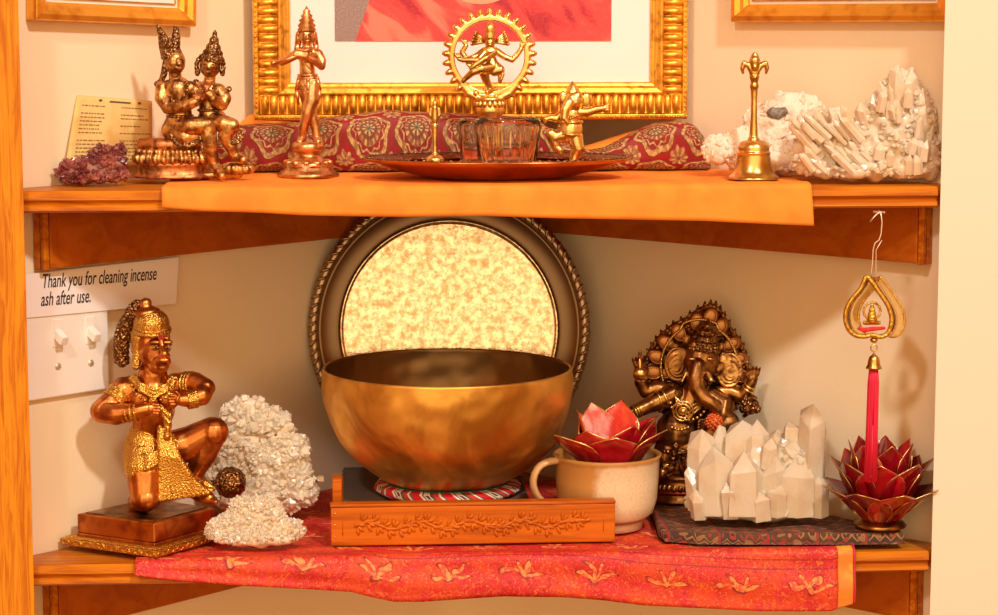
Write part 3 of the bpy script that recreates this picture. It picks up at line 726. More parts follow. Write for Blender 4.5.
# ------------------------------------------------------------------ Hanuman figure (lower shelf, left)
from functools import partial
def hanuman():
    f = Fig('kneeling_monkey_statue', 158, 559, .0012, Vector((-.300, -.0005, .0056))); p = f.p; a = radians(45)
    tag(f.root, 'kneeling bronze and gold monkey-faced statue on a stepped plinth left of the crystals', 'statue')
    S_ = f.s
    def rect(A_, B_, ins):   # plan quadrilateral, world axes, in local px
        Q = [Vector(q) for q in ((0, 0, 0), (.064, .080, 0), (-.015, .139, 0), (-.094, .0600, 0))]; n = 4; out = []
        for i in range(4):
            a_ = (Q[(i+1) % 4]-Q[i]).normalized(); b_ = (Q[i-1]-Q[i]).normalized(); out.append(Q[i]+(a_+b_)*ins)
        return [((w.x*cos(YAW)-w.y*sin(YAW))/S_, (w.x*sin(YAW)+w.y*cos(YAW))/S_) for w in out]
    PA, PB = .105, .102
    g = G(); g.prism(rect(PA, PB, 0), 0, 7); g.prism(rect(PA, PB, .002), 7, 9.5, k=.95)
    o = f.add('lower_plinth', g, GOLDP, label='gold embossed lower plinth', smooth=False); bevel(o, .0008)
    g = G()
    for k, ln in ((0, PB), (1, PA)):
        n = int(ln/.0125)
        for i in range(n):
            t = (i+.5)/n*ln; R0 = rect(PA, PB, 0); c0 = Vector((*R0[0], 0)); c1 = Vector((*R0[1 if k == 0 else 3], 0)); c = c0.lerp(c1, t/ln); d = (c1-c0).normalized()
            g.tube([c+Vector((0, 0, 3.6))+d*(4.6*cos(q))+Vector((0, 0, 2.3*sin(q)))+Vector((d.y, -d.x, 0))*0 for q in np.linspace(0, 2*pi, 13)[:-1]], .8, 5, closed=True)
    f.add('plinth_scrolls', g, GOLDP, o)
    g = G(); g.prism(rect(PA, PB, .0095), 9.0, 12, k=.985); g.prism(rect(PA, PB, .0105), 12, 31.5)
    o = f.add('upper_plinth', g, COPPERS, label='smooth copper coloured upper plinth', smooth=False); bevel(o, .0012)
    g = G(); pts = rect(PA, PB, .015); g.prism(pts, 31.5, 33, k=.97); f.add('ground', g, BRONZE, smooth=False)
    # body, one skin
    g = G()
    g.chain([p(149, 448, 82), p(150, 430, 80), p(154, 408, 78), p(153, 392, 77)], [21, 17.5, 21, 20], 16)   # trunk
    g.sphere(p(166, 398, 66), 14, 12, 10); g.sphere(p(141, 400, 64), 14, 12, 10)
    g.sphere(p(131, 390, 74), 14); g.sphere(p(176, 386, 82), 13)
    g.chain([p(152, 386, 76), p(153, 372, 74)], [15, 14])
    # arms
    g.chain([p(124, 390, 72), p(113, 402, 66), p(101, 411, 58)], [13, 12.5, 10.5]); g.chain([p(102, 412, 58), p(116, 414, 52), p(134, 412, 47), p(146, 409, 46)], [10.5, 10.5, 7.5, 6])
    g.chain([p(182, 384, 82), p(195, 383, 76), p(206, 388, 68)], [11.5, 10.5, 9]); g.chain([p(205, 389, 68), p(202, 396, 60), p(190, 400, 54), p(182, 400, 51)], [9, 9, 7, 5.5])
    # legs
    g.chain([p(146, 452, 80), p(145, 474, 62), p(145, 497, 54)], [20, 18.5, 14.5], 16); g.sphere(p(146, 498, 53), 14.5, 12.5)
    g.chain([p(145, 500, 56), p(138, 502, 80), p(136, 499, 100)], [10, 10, 7])
    g.chain([p(164, 452, 84), p(190, 443, 84), p(212, 431, 80)], [19, 17, 14], 16); g.sphere(p(214, 432, 79), 14.6)
    g.chain([p(214, 433, 79), p(205, 452, 82), p(194, 474, 84), p(191, 486, 84)], [13, 12.5, 8.5, 7.5]); g.sphere(p(203, 447, 84), 12.5)
    g.chain([p(191, 488, 86), p(199, 494, 76), p(209, 498, 66)], [8, 7, 5.5])
    for k in range(5): g.chain([p(205+k*2.2, 497+k*.5, 70-k), p(209+k*1.8, 500+k*.5, 62-k)], [2.2, 1.8])
    # head: skull, muzzle, brow, nose, ears, cheeks
    g.sphere(p(151, 344, 73), 17, 21, 17); g.sphere(p(153, 355, 63), 13.5, 13, 11); g.sphere(p(154, 352, 62), 12.5, 15, 9.5); g.sphere(p(158.5, 366, 58), 10, 7.5, 8.5); g.sphere(p(162, 361, 53.5), 8.4, 6, 7)
    g.chain([p(161, 341, 55.5), p(162, 347, 53.5), p(164.5, 354, 47.5)], [2.2, 2.4, 3.1]); g.sphere(p(161.5, 356, 49), 2.3); g.sphere(p(167.5, 355.5, 50.5), 2.1)
    for (u, d) in ((154.5, 55.8), (167, 59.5)): g.sphere(p(u, 342.5, d), 5.4, 1.9, 3.2)
    g.sphere(p(152, 360, 56), 4.2); g.sphere(p(164, 358, 57), 3.6); g.sphere(p(162, 367.5, 51), 5, 2.2, 3)
    g.sphere(p(163.5, 360.2, 47.5), 6, 2.2, 3)
    body = f.add('body', g, COPPERS, vox=.85, smooth=3, grow=1.0)
    # hands with fingers closing at the chest
    for (hx, hy, hd, sx) in ((151, 409, 45, 1), (178, 400, 50, -1)):
        g = G(); g.sphere(p(hx-sx*1, hy, hd), 5.5, 5.5, 4.2)
        for k in range(4):
            v0 = hy-4.4+k*2.9; L0 = (5, 6.2, 5.8, 4.4)[k]
            g.chain([p(hx+sx*2.5, v0, hd-1), p(hx+sx*(2.5+L0), v0+.4, hd-2.2), p(hx+sx*(3.2+L0), v0+.9, hd+2.2)], [1.75, 1.6, 1.3], 8)
        g.chain([p(hx-sx*2, hy-4, hd-1), p(hx+sx*1.5, hy-8, hd-2), p(hx+sx*4.5, hy-8.8, hd-1)], [2, 1.8, 1.4], 8)
        f.add('hand', g, COPPERS, body, vox=.55, smooth=2)
    g = G()
    for (u, d) in ((155.3, 51.2), (167.2, 55.2)): g.sphere(p(u, 347.6, d), 3.5, 1.7, 1.6)
    f.add('eyes', g, BRASS, body, 'almond shaped brass coloured eyes')
    DK = mat('eye_paint', (.05, .02, .01), .4, .3)
    g = G()
    for (u, d) in ((155.9, 49.6), (167.6, 53.7)): g.sphere(p(u, 347.6, d), 1.5, 1.3, .8)
    f.add('pupils', g, DK, body, 'dark pupils')
    g = G()
    for (u, d) in ((155, 51.2), (167.4, 55)):
        g.tube([p(u-4.6, 345.6, d+2.6), p(u-2, 343.6, d-.4), p(u+1.6, 343.4, d-.6), p(u+4.2, 345.2, d+1.2)], .75, 5); g.tube([p(u-3.8, 349.2, d+1.4), p(u, 350.3, d-.6), p(u+3.6, 349, d+.8)], .55, 5)
    g.tube([p(156.5, 364.4, 48.5), p(161.5, 365, 45.6), p(167, 364, 47.8)], .6, 5)
    f.add('brow_and_lip_lines', g, DK, body, 'dark brows, lower lids and mouth line')
    g = G(); g.tube([p(158.4, 334, 54.5), p(159.4, 342, 52.5)], .7, 5); g.tube([p(162.6, 334, 55), p(162.8, 342, 53)], .7, 5); g.tube([p(160.4, 334, 54.5), p(161.4, 346, 51)], .6, 5)
    f.add('forehead_mark', g, mat('red_mark', (.45, .03, .02), .5), body, 'red lines painted on the forehead')
    # crown and hair
    g = G(); g.sphere(p(151.5, 324, 75), 19, 16.5, 20); g.torus(p(152, 329.5, 72), 17.6, 2.6, (.05, -.22, 1), 30, 8); g.chain([p(137, 334, 72), p(137, 350, 72)], [6.5, 6.5]); g.chain([p(140, 338, 66), p(138, 352, 66), p(136, 366, 64)], [7, 5.5, 4.5]); g.chain([p(166, 336, 70), p(167.5, 350, 72)], [4.5, 3])
    cr = G(); 
    o = f.add('gold_helmet', g, GOLDP, label='gold helmet with long side pieces', vox=.8, smooth=2)
    g = G(); g.lathe([(11, -3), (14, 0), (13.5, 3), (10, 5), (8, 6.5), (5.8, 8), (6.6, 11), (5, 14.5), (.1, 16.5)], p(147, 313.5, 76), (-.12, 0, 1), 24); f.add('topknot', g, COPPERS, o, 'copper topknot')
    g = G()
    for i in range(26):
        t = i/25; u = 138-16*sin(t*pi*.62)-2; v = 306+56*t; r_ = 7.5*(1-.45*abs(t-.35))+.8
        c = p(u+1, v, 84)
        for k in range(7):
            q = 2*pi*k/7+i*.35; g.sphere(c+Vector((cos(q)*r_, sin(q)*r_*.9, sin(q*2)*.8)), 2.4, seg=7, rings=5)
        g.sphere(c, r_, seg=8, rings=6)
    f.add('curled_hair', g, BRONZE_O, body, 'dark curled hair hanging behind the helmet', vox=.8, smooth=1)
    # garment
    g = G(); g.chain([p(147, 434, 79), p(146, 446, 79), p(146, 458, 76)], [19, 22.5, 23], 18); g.chain([p(145, 458, 72), p(144, 468, 64)], [22.5, 21], 18)
    g.chain([p(160, 450, 80), p(172, 448, 80)], [19, 17.5], 18)
    for k in range(5): g.tube([p(124+k*.4, 450+k*4.2, 72-k), p(134, 455+k*4, 54-k*1.5), p(148, 455+k*3.6, 48-k*1.5), p(160, 450+k*3, 52)], 1.5, 6)
    f.add('gold_loincloth', g, GOLDP, body, vox=.9, smooth=2)
    g = G()
    for k in range(11):
        t = k/10; u1 = 157+t*52; 
        g.chain([p(160+t*9, 428+t*6, 56), p(161+t*17, 455+t*3, 50), p(160+t*34, 480+t*1, 50+t*4), p(160+t*48, 500-t*7, 48+t*8)], [3.4, 3.6, 3.4, 2.6], 8)
    for k in range(4): g.chain([p(160+k*3, 407+k*6, 52), p(170-k*1, 416+k*7, 50)], [3.4, 3.4], 8)
    g.chain([p(196, 480, 74), p(206, 484, 66), p(213, 489, 62)], [4, 4.5, 3], 8); g.chain([p(183, 484, 66), p(196, 489, 60), p(212, 490, 58)], [3, 3, 2.2], 8)
    f.add('gold_sash', g, GOLDP, body, 'gold pleated sash falling between the knees', vox=.8, smooth=1)
    # jewellery
    g = G()
    for rr, zz in ((0, 0), (3.5, -3.5), (7, -7)):
        g.tube([p(134-rr*.6, 375+rr*.4, 66), p(140, 384+rr*.9, 56-rr*.3), p(154, 390+rr*1.1, 52.5), p(166, 385+rr*.9, 57-rr*.2), p(172+rr*.7, 376+rr*.3, 68)], 2.4, 7)
    g.tube([p(140, 383, 59), p(150, 398, 54), p(160, 412, 57)], 1.8, 7); g.tube([p(128, 386, 66), p(148, 398, 58), p(170, 422, 60)], 1.6, 7)
    for k in range(14):
        q = pi*(k/13); g.sphere(p(153-22*cos(q), 381+20*sin(q), 64-13*sin(q)), 2.2, seg=7, rings=5)
    f.add('gold_necklaces', g, GOLDP, body, vox=.7, smooth=1)
    g = G()
    def cuff(c0, c1, r_, n_):
        g = G()
        c0 = Vector(c0); c1 = Vector(c1); ax = (c1-c0).normalized()
        for k in range(n_): g.torus(c0.lerp(c1, k/max(1, n_-1)), r_, 1.5, ax, 20, 6)
        g.cone(c0, c1, r_, r_, 20)
        f.add('gold_bracelet', g, GOLDP, body, vox=.7, smooth=1)
    cuff(p(124, 414, 50), p(137, 412, 47), 8.6, 4); cuff(p(196, 398.5, 57), p(188, 400, 54), 8.6, 4)
    cuff(p(121, 394, 70), p(115, 401, 66), 14, 3); cuff(p(186, 384, 80), p(192, 384, 77), 12.2, 3)
    cuff(p(192, 479, 84), p(191, 484, 84), 9.3, 2)
    # mace
    g = G(); g.chain([p(192, 486, 76), p(222, 482, 98)], [3, 3.5], 10)
    c = p(230.5, 482.5, 104); g.sphere(c, 16.5, seg=22, rings=14)
    for k in range(5):
        for j in range(12):
            q = 2*pi*j/12; t = .5+k*.45; g.sphere(c+Vector((15.5*cos(t), 15.5*sin(t)*cos(q), 15.5*sin(t)*sin(q))), 2.1, seg=6, rings=4)
    g.torus(c+Vector((2, -2, 0)), 14, 1.2, (1, -.4, .1), 26, 6); g.chain([c+Vector((9, -9, 1)), c+Vector((13, -11, 1.5))], [5.5, 2.5])
    f.add('mace', g, BRONZE_O, None, 'round ornamented mace head lying beside the raised knee', vox=.7, smooth=1)
hanuman()

# ------------------------------------------------------------------ crystals
def qz(c, rough=.22, tr=.25, bs=160, c2=None):
    return dict(col=c, rough=rough, fn=lambda: dict(col=mix(ss(nz(34, 4, None, .6), .4, .7), c, c2 or tuple(min(1, q*.93) for q in c)), bump=(nz(bs, 4, None, .7), .3, .0012)), **{'Transmission Weight': tr, 'IOR': 1.5, 'Subsurface Weight': .5, 'Subsurface Radius': (.004, .004, .004), 'Subsurface Scale': 1.0})
CLEARQ = mat('clear_quartz', **qz((.92, .80, .60), .2, .35, bs=90, c2=(.84, .66, .44)))
MILKQ = mat('milky_druse', **qz((.89, .75, .53), .24, .10, c2=(.84, .66, .42)))
PEACHQ = mat('peach_quartz', **qz((.90, .76, .56), .22, .22, c2=(.86, .63, .38)))
MATRIXR = mat('pale_rock_matrix', (.85, .75, .62), .7, fn=lambda: dict(col=mix(ss(nz(45, 4), .55, .72), (.90, .76, .58), (.55, .42, .30)), bump=(nz(140, 5, None, .7), .9, .003)))
AMETH = mat('amethyst', (.5, .2, .2), .18, fn=lambda: dict(col=mix(ss(nz(50, 3), .4, .65), (.16, .026, .030), (.38, .11, .075)), bump=(nz(250, 3), .3, .001)), **{'Coat Weight': .4})
AMROCK = mat('amethyst_matrix', (.62, .34, .22), .5, fn=lambda: dict(col=mix(nz(70, 4), (.40, .17, .10), (.16, .04, .03)), bump=(nz(200, 4), .6, .002)))
DARKSPOT = mat('dark_metallic_mineral', (.20, .16, .12), .5, .2, fn=lambda: dict(col=mix(nz(300, 2), (.10, .08, .06), (.34, .28, .22))))
def point(g, c, d, r, L_, rnd, tip=.32, seg=6):
    """hexagonal crystal with a faceted point"""
    M = Matrix.Translation(c) @ rot_to(d) @ Matrix.Rotation(rnd.uniform(0, 1), 4, 'Z'); k = [rnd.uniform(.68, 1.2) for _ in range(seg)]
    tz = [L_*(1-tip)*rnd.uniform(.74, 1.08) for _ in range(seg)]; ex = rnd.uniform(-.42, .42)*r; ey = rnd.uniform(-.42, .42)*r
    vs = [M @ Vector((r*k[i]*cos(pi/3*i), r*k[i]*sin(pi/3*i), 0)) for i in range(seg)]+[M @ Vector((r*.93*k[i]*cos(pi/3*i), r*.93*k[i]*sin(pi/3*i), tz[i])) for i in range(seg)]+[M @ Vector((ex, ey, L_))]
    g.add(vs, [tuple(range(seg))[::-1]]+[(i, (i+1) % seg, seg+(i+1) % seg, seg+i) for i in range(seg)]+[(seg+i, seg+(i+1) % seg, 2*seg) for i in range(seg)])
def druse(f, g0, mt, rnd, n, r0, r1, l0, l1, mtm, name='crystal_crust', disp=2.5, dsc=.09, jit=.45, rootname='rock_matrix', zmin=1.5, labels=(None, None), vox=2.2):
    me = g0.fuse(vox=vox, smooth=2, disp=disp, dsc=dsc); P = [v.co.copy() for v in me.vertices]; N = [v.normal.copy() for v in me.vertices]
    z0 = min(q.z for q in P)
    g = G(); cnt = 0
    while cnt < n:
        i = rnd.randrange(len(P))
        if P[i].z < zmin or N[i].y > .5: 
            if rnd.random() < .8: continue
        cnt += 1; r_ = rnd.uniform(r0, r1)*(1 if rnd.random() < .85 else 1.5); L_ = rnd.uniform(l0, l1)
        d = (N[i]+Vector((rnd.uniform(-jit, jit), rnd.uniform(-jit, jit), rnd.uniform(-jit, jit)))).normalized()
        if P[i].z+d.z*L_*.55 < zmin: continue
        point(g, P[i]-d*(L_*.45), d, r_, L_, rnd)
    me.transform(Matrix.Scale(f.s, 4))
    m = link(rootname, me, mtm, f.root, labels[0])
    return m, link(name, g.mesh(name, f.s), mt, f.root, labels[1], False)
def settle(f, dz=0):
    """drop the lowest vertex of the thing to its support"""
    z = 1e9
    for o in f.root.children:
        if o.type == 'MESH': z = min(z, min(v.co.z for v in o.data.vertices))
        for c in o.children:
            if c.type == 'MESH': z = min(z, min(v.co.z for v in c.data.vertices))
    for o in f.root.children: o.location.z -= z
    return f
rnd = random.Random(3)
# big pale druse behind
f = Fig('crystal_cluster', 265, 490, ZC, Vector((on_y(262, 490, .145).x, .143, .007))); p = f.p
tag(f.root, 'big pale milky crystal cluster leaning behind the monkey statue', 'crystal')
g = G()
g.sphere(p(248, 404, 24), 28, 26, 13); g.sphere(p(262, 412, 22), 29, 28, 14); g.sphere(p(240, 440, 22), 32, 40, 16); g.sphere(p(275, 440, 20), 34, 34, 17); g.sphere(p(290, 465, 14), 26, 22, 18); g.sphere(p(255, 474, 14), 38, 18, 20); g.sphere(p(272, 408, 20), 20, 18, 12); g.sphere(p(300, 472, 16), 15, 12, 12); g.sphere(p(229, 458, 20), 20, 26, 14)
druse(f, g, MILKQ, rnd, 800, 2.4, 5.5, 6, 12, MILKQ, disp=8, dsc=.06, jit=.35)
settle(f)
# small druse in front
f = Fig('crystal_cluster', 255, 549, ZC, Vector((on_y(255, 549, .03).x, .028, .0062))); p = f.p
tag(f.root, 'small flat white crystal cluster on the cloth beside the statue plinth', 'crystal')
g = G(); g.sphere(p(252, 531, 16), 38, 16, 18); g.sphere(p(262, 520, 14), 22, 18, 14); g.sphere(p(232, 532, 12), 20, 13, 12); g.sphere(p(284, 536, 12), 20, 14, 13); g.sphere(p(218, 536, 10), 12, 11, 10); g.sphere(p(255, 543, 4), 42, 9, 16); g.sphere(p(246, 516, 16), 18, 14, 12)
druse(f, g, MILKQ, rnd, 800, 1.4, 3.0, 3.5, 7, MILKQ, disp=3, dsc=.1, jit=.35)
settle(f)
# ------------------------------------------------------------------ elephant-headed statue (lower shelf, right)
def ganesha():
    f = Fig('elephant_headed_statue', 676, 509, ZC, on_y(676, 503, .150)); f.root.location.z = f.base.z = ZC+.0125; p = f.p
    tag(f.root, 'dark bronze elephant-headed statue with a pointed petalled halo behind the clear quartz cluster', 'statue')
    # pedestal: moulded round base
    g = G(); b = p(688, 501, 6); b.z = 0
    g.lathe([(.1, 0), (36, 0), (37, 2.5), (34, 6), (32, 8), (33, 12), (34, 14), (34, 18), (32, 20.5), (33, 24), (35, 25.5), (34, 28.5), (.1, 29)], b, seg=56, sy=.6); 
    for i in range(34):
        q = 2*pi*i/34; g.sphere(b+Vector((34*cos(q), 20*sin(q), 16)), 3.2, 4, 2.2, seg=8, rings=6)
    ped = f.add('pedestal', g, BRONZE)
    g = G(); g.lathe([(33.5, 9), (34.6, 12), (33.5, 14.5)], b, seg=56, sy=.6, closed=True); f.add('red_band', g, mat('red_bronze_band', (.42, .05, .02), .35, .6), ped, 'reddish band around the pedestal')
    # halo
    def out(t, k=1.0):   # pointed leaf outline, t in 0..2pi starting at the tip, tilted right
        x = 52*sin(t)*(1-.10*cos(t)) ; z = 54*cos(t)
        if cos(t) > .78: z += 13*((cos(t)-.78)/.22)**1.6; x *= 1-.22*((cos(t)-.78)/.22)
        a = radians(13); return (x*cos(a)+z*sin(a))*k, (-x*sin(a)+z*cos(a))*k
    c = p(697, 370, 21); n = 72
    g = G(); g.slab([c+Vector((out(2*pi*i/n)[0], 0, out(2*pi*i/n)[1])) for i in range(n)], (0, 1, 0), 5)
    halo = f.add('halo', g, BRONZE_O, label='pointed leaf-shaped halo with petals', smooth=False)
    g = G(); g.tube([c+Vector((*out(2*pi*i/n, .985)[:1], 0, out(2*pi*i/n, .985)[1])) for i in range(n)], 2.6, 8, closed=True)
    for i in range(46):
        t = 2*pi*(i+.5)/46; x, z = out(t, 1.02); x2, z2 = out(t, 1.055); g.chain([c+Vector((x, 1, z)), c+Vector((x2, 1, z2+1.5))], [2.3, .8], 7)
    f.add('flame_rim', g, BRONZE_O, halo)
    g = G()
    for k, (sc, nn, rr) in enumerate(((.82, 17, 9.5), (.60, 15, 7))):
        for i in range(nn):
            t = 2*pi*(i+.5*k)/nn; x, z = out(t, sc); dx, dz = out(t, 1); q = atan2(dx, dz)
            M = Matrix.Rotation(q, 3, 'Y'); g.sphere(c+Vector((x, -2, z)), rr*.85, rr*1.15, 3.0, M, 14, 9); 
            g.tube([c+Vector((x, -4.6, z))+M @ Vector((rr*.62*cos(s_), 0, rr*.85*sin(s_))) for s_ in np.linspace(0, 2*pi, 17)[:-1]], .9, 5, closed=True)
    f.add('halo_petal', g, mat('reddish_bronze', (.38, .16, .05), .34, 1), halo, 'rows of rounded reddish bronze petals')
    c2 = p(699, 366, 15); g = G()
    ring = [c2+Vector((38*sin(t), 0, 42*cos(t)+ (5 if cos(t) > .9 else 0))) for t in np.linspace(-2.2, 2.2, 46)]
    g.tube(ring, 1.6, 7)
    for q in ring[::1]: g.sphere(q+Vector((0, -1.6, 0)), 1.6, seg=7, rings=5)
    f.add('beaded_ring', g, BRASS, halo, 'brass beaded inner ring')
    # body
    g = G()
    g.sphere(p(679, 433, 6), 24, 24, 19); g.sphere(p(690, 404, 8), 22, 17, 14); g.chain([p(690, 405, 8), p(696, 385, 8)], [16, 12])
    g.sphere(p(674, 394, 6), 11); g.sphere(p(711, 398, 8), 11)
    # head, brow domes, trunk, cheeks
    g.sphere(p(702, 361, 4), 17, 19, 15); g.sphere(p(696, 346, 2), 8.5, 8, 8); g.sphere(p(708, 346, 2), 8.5, 8, 8); g.sphere(p(701, 366, -6), 11, 9, 7)
    tk = [p(698, 366, -9), p(695, 378, -13), p(697, 389, -16), p(703, 398, -18), p(711, 403, -19), p(717, 409, -19), p(718, 416, -18), p(713, 419, -17)]
    g.chain(tk, [7.6, 7.8, 7.4, 6.8, 6, 5, 4.2, 3.4], 12)
    # arms: front left resting, rear left raised with axe; right ones
    g.chain([p(673, 394, 4), p(660, 400, 0), p(652, 404, -3)], [9.5, 9, 8]); g.chain([p(652, 404, -3), p(641, 409, -9), p(631, 413, -13)], [7.5, 6.5, 4.8])
    g.chain([p(671, 390, 12), p(657, 388, 14), p(646, 392, 12)], [7.5, 7, 6.3]); g.chain([p(646, 392, 12), p(641, 382, 10), p(640, 372, 8)], [6.3, 6, 4.6])
    g.chain([p(712, 397, 6), p(724, 404, 0), p(722, 414, -6)], [9, 8.5, 7.5]); g.chain([p(722, 414, -6), p(716, 421, -12), p(710, 423, -14)], [7, 6, 5])
    g.chain([p(714, 392, 12), p(730, 392, 12), p(740, 396, 10)], [7.5, 7.2, 6.5]); g.chain([p(740, 396, 10), p(748, 389, 7), p(752, 382, 5)], [6.2, 5.5, 4.5])
    # legs: right one raised and bent, others standing
    g.chain([p(694, 443, 6), p(712, 434, 0), p(726, 424, -2)], [17, 15, 13]); g.chain([p(727, 424, -2), p(729, 440, 2), p(722, 456, 2)], [12.5, 10, 8])
    g.chain([p(670, 447, 6), p(664, 456, 0), p(666, 468, -2)], [15, 12, 9]); g.chain([p(666, 470, -4), p(662, 473, -13)], [7, 5.5])
    g.chain([p(688, 448, 2), p(690, 460, -2), p(688, 468, -4)], [15, 12, 9]); g.chain([p(688, 470, -5), p(690, 473, -15)], [7.5, 6])
    body = f.add('body', g, BRONZE, vox=.95, smooth=3, grow=.8)
    # ears
    for (u, v, sx, rx) in ((678, 364, -1, 13), (729, 370, 1, 12.5)):
        g = G(); c3 = p(u, v, 8); 
        g.sphere(c3, rx, 17, 3.4, Matrix.Rotation(sx*.15, 3, 'Y'), 22, 14); g.sphere(c3+Vector((-sx*4, 0, 8)), rx*.8, 11, 3.8, None, 18, 10); g.chain([c3+Vector((-sx*rx*.8, -1, 4)), c3+Vector((-sx*rx*1.15, -3, 2))], [6, 7])
        g.tube([c3+Vector((rx*.97*cos(t), -1.5, 16.5*sin(t))) for t in np.linspace(0, 2*pi, 25)[:-1]], 1.7, 6, closed=True)
        for k in range(3): g.torus(c3+Vector((sx*(2-k), -3.0, -3+k)), 3+k*3.2, .6, (0, 1, 0), 18, 5, sy=1.25)
        f.add('ear', g, OLDB if sx > 0 else BRONZE, body, 'large fan ear with curved folds', vox=.8, smooth=1)  # right ear takes a lighter brass, its lit look put into the colour
    # eyes and tusk
    g = G()
    for (u, d) in ((692, -12.2), (710, -11.8)): g.sphere(p(u, 359, d), 3.8, 1.7, 1.8)
    f.add('eyes', g, BRASS, body, 'narrow pale eyes')
    g = G(); g.chain([p(686, 373, -10), p(682, 381, -17)], [3, 1.6]); g.chain([p(708, 374, -10), p(711, 380, -15)], [3, 2.4]); f.add('tusks', g, BRASS, body, vox=.7, smooth=1)
    # crown
    g = G(); g.lathe([(15, -6), (17, -3), (15.5, 0), (16, 3), (13, 6), (13.5, 9), (10, 12), (10.5, 15), (6, 18), (6, 21), (2.5, 24), (.1, 29)], p(704, 346, 6), (.16, .05, 1), 26, wave=lambda a_, z: 1+.05*sin(a_*9))
    for k in range(9): g.sphere(p(690+k*3.6, 350+abs(k-4)*-.5, -6-(4-abs(k-4))*1.0), 2, seg=7, rings=5)
    f.add('crown', g, OLDB_O, body, vox=.75, smooth=1)
    # hands with fingers, what they hold
    for (u, v, d, up, sx) in ((640, 370, 7, 1, -1), (629, 413, -14, 0, -1), (753, 379, 4, 1, 1), (708, 424, -16, 0, -1)):
        g = G(); g.sphere(p(u, v, d), 5, 5.5 if up else 4.5, 3.6)
        for k in range(4):
            if up: g.chain([p(u-4.5+k*3, v-4, d-1), p(u-5.4+k*3.5+sx*1, v-10+abs(k-1.4)*.9, d-1.5), p(u-5.4+k*3.5+sx*2.2, v-13+abs(k-1.4), d-3.5)], [1.8, 1.6, 1.2], 8)
            else: g.chain([p(u+sx*3, v-4+k*2.8, d), p(u+sx*8, v-4+k*3, d-1.5), p(u+sx*9.5, v-2+k*2.9, d-3.5)], [1.8, 1.6, 1.2], 8)
        g.chain([p(u-sx*3, v+1, d-2), p(u-sx*6.5, v-4, d-3)], [2, 1.4], 8)
        f.add('hand', g, BRONZE, body, vox=.7, smooth=1)
    g = G(); g.chain([p(640, 378, 3), p(640, 352, 5)], [1.8, 1.8]); g.slab([p(634, 368, 2), p(646, 368, 2), p(648, 377, 2), p(641, 381, 2), p(633, 377, 2)], (0, -1, 0), 3.5)
    f.add('axe', g, BRASS, None, 'small brass axe held in the raised hand')
    g = G(); c4 = p(750, 403, 4)
    for j in range(3):
        for k in range(9):
            q = 2*pi*k/9+j*.35; g.sphere(c4+Vector(((8-j*2)*cos(q), (7-j*2)*sin(q), -6+j*5)), 3.4, 4.2, 2.4, seg=8, rings=6)
    g.sphere(c4+Vector((0, 0, -3)), 7.5, 9, 6); g.chain([c4+Vector((0, 0, -8)), p(744, 416, 6)], [3, 2]); f.add('lotus_bud', g, BRONZE_O, None, 'bronze lotus bud held at the side')
    # bowl of sweets at the tip of the trunk
    g = G(); c5 = p(714, 422, -22); g.sphere(c5, 7.5)
    rn = random.Random(2)
    for k in range(60):
        z = 1-2*(k+.5)/60; q = k*2.39996; rr = sqrt(1-z*z); g.sphere(c5+Vector((rr*cos(q), rr*sin(q), z))*7.8, 1.55, seg=7, rings=5)
    f.add('bowl_of_sweets', g, mat('orange_red_beads', (.72, .14, .03), .35, .3), None, 'ball of orange red sweets')
    # ornaments
    g = G()
    for k in range(3): g.tube([p(672+k, 384+k*3, 2), p(676+k, 398+k*4, -8-k), p(688, 408+k*5, -13-k), p(702-k, 400+k*4, -9-k), p(708-k, 386+k*3, 0)], 1.5, 6)
    for k in range(15): q = pi*k/14; g.sphere(p(689-19*cos(q), 398+22*sin(q), -4-11*sin(q)), 2.0, seg=7, rings=5)
    for rr in (3.5, 7, 10): g.torus(p(683, 411, -16), rr, 1.1, (.1, 1, .1), 20, 6)
    g.sphere(p(683, 411, -15), 3.5)
    for k in range(6): g.sphere(p(672+k*3.2, 430+abs(k-2.5)*-1, -14), 1.8, seg=7, rings=5)
    f.add('necklaces', g, BRASS, body)
    g = G(); g.torus(p(678, 449, 4), 22, 2.2, (0, 0, 1), 40, 8, sy=.85)
    for k in range(9): g.chain([p(665+k*4.5, 450, -13+abs(k-4)), p(664+k*5, 464, -12+abs(k-4))], [2.2, 1.6], 7)
    g.chain([p(676, 446, -16), p(672, 462, -15)], [4, 2]); f.add('belt', g, BRONZE_O, body, vox=.8, smooth=1)
    def cuff(c0, c1, r_, n_):
        g = G(); c0 = Vector(c0); c1 = Vector(c1)
        for k in range(n_): g.torus(c0.lerp(c1, k/max(1, n_-1)), r_, 1.3, (c1-c0).normalized(), 18, 6)
        f.add('bracelet', g, BRASS, body)
    cuff(p(639, 410, -10), p(634, 412, -12), 6.2, 3); cuff(p(641, 379, 9), p(641, 375, 8), 5.6, 2); cuff(p(664, 398, 1), p(659, 400, 0), 9.6, 2)
    cuff(p(748, 389, 7), p(750, 386, 6), 5.8, 2); cuff(p(666, 463, -1), p(666, 466, -1), 9.8, 2); cuff(p(689, 462, -2), p(688, 465, -3), 9.8, 2)
ganesha()

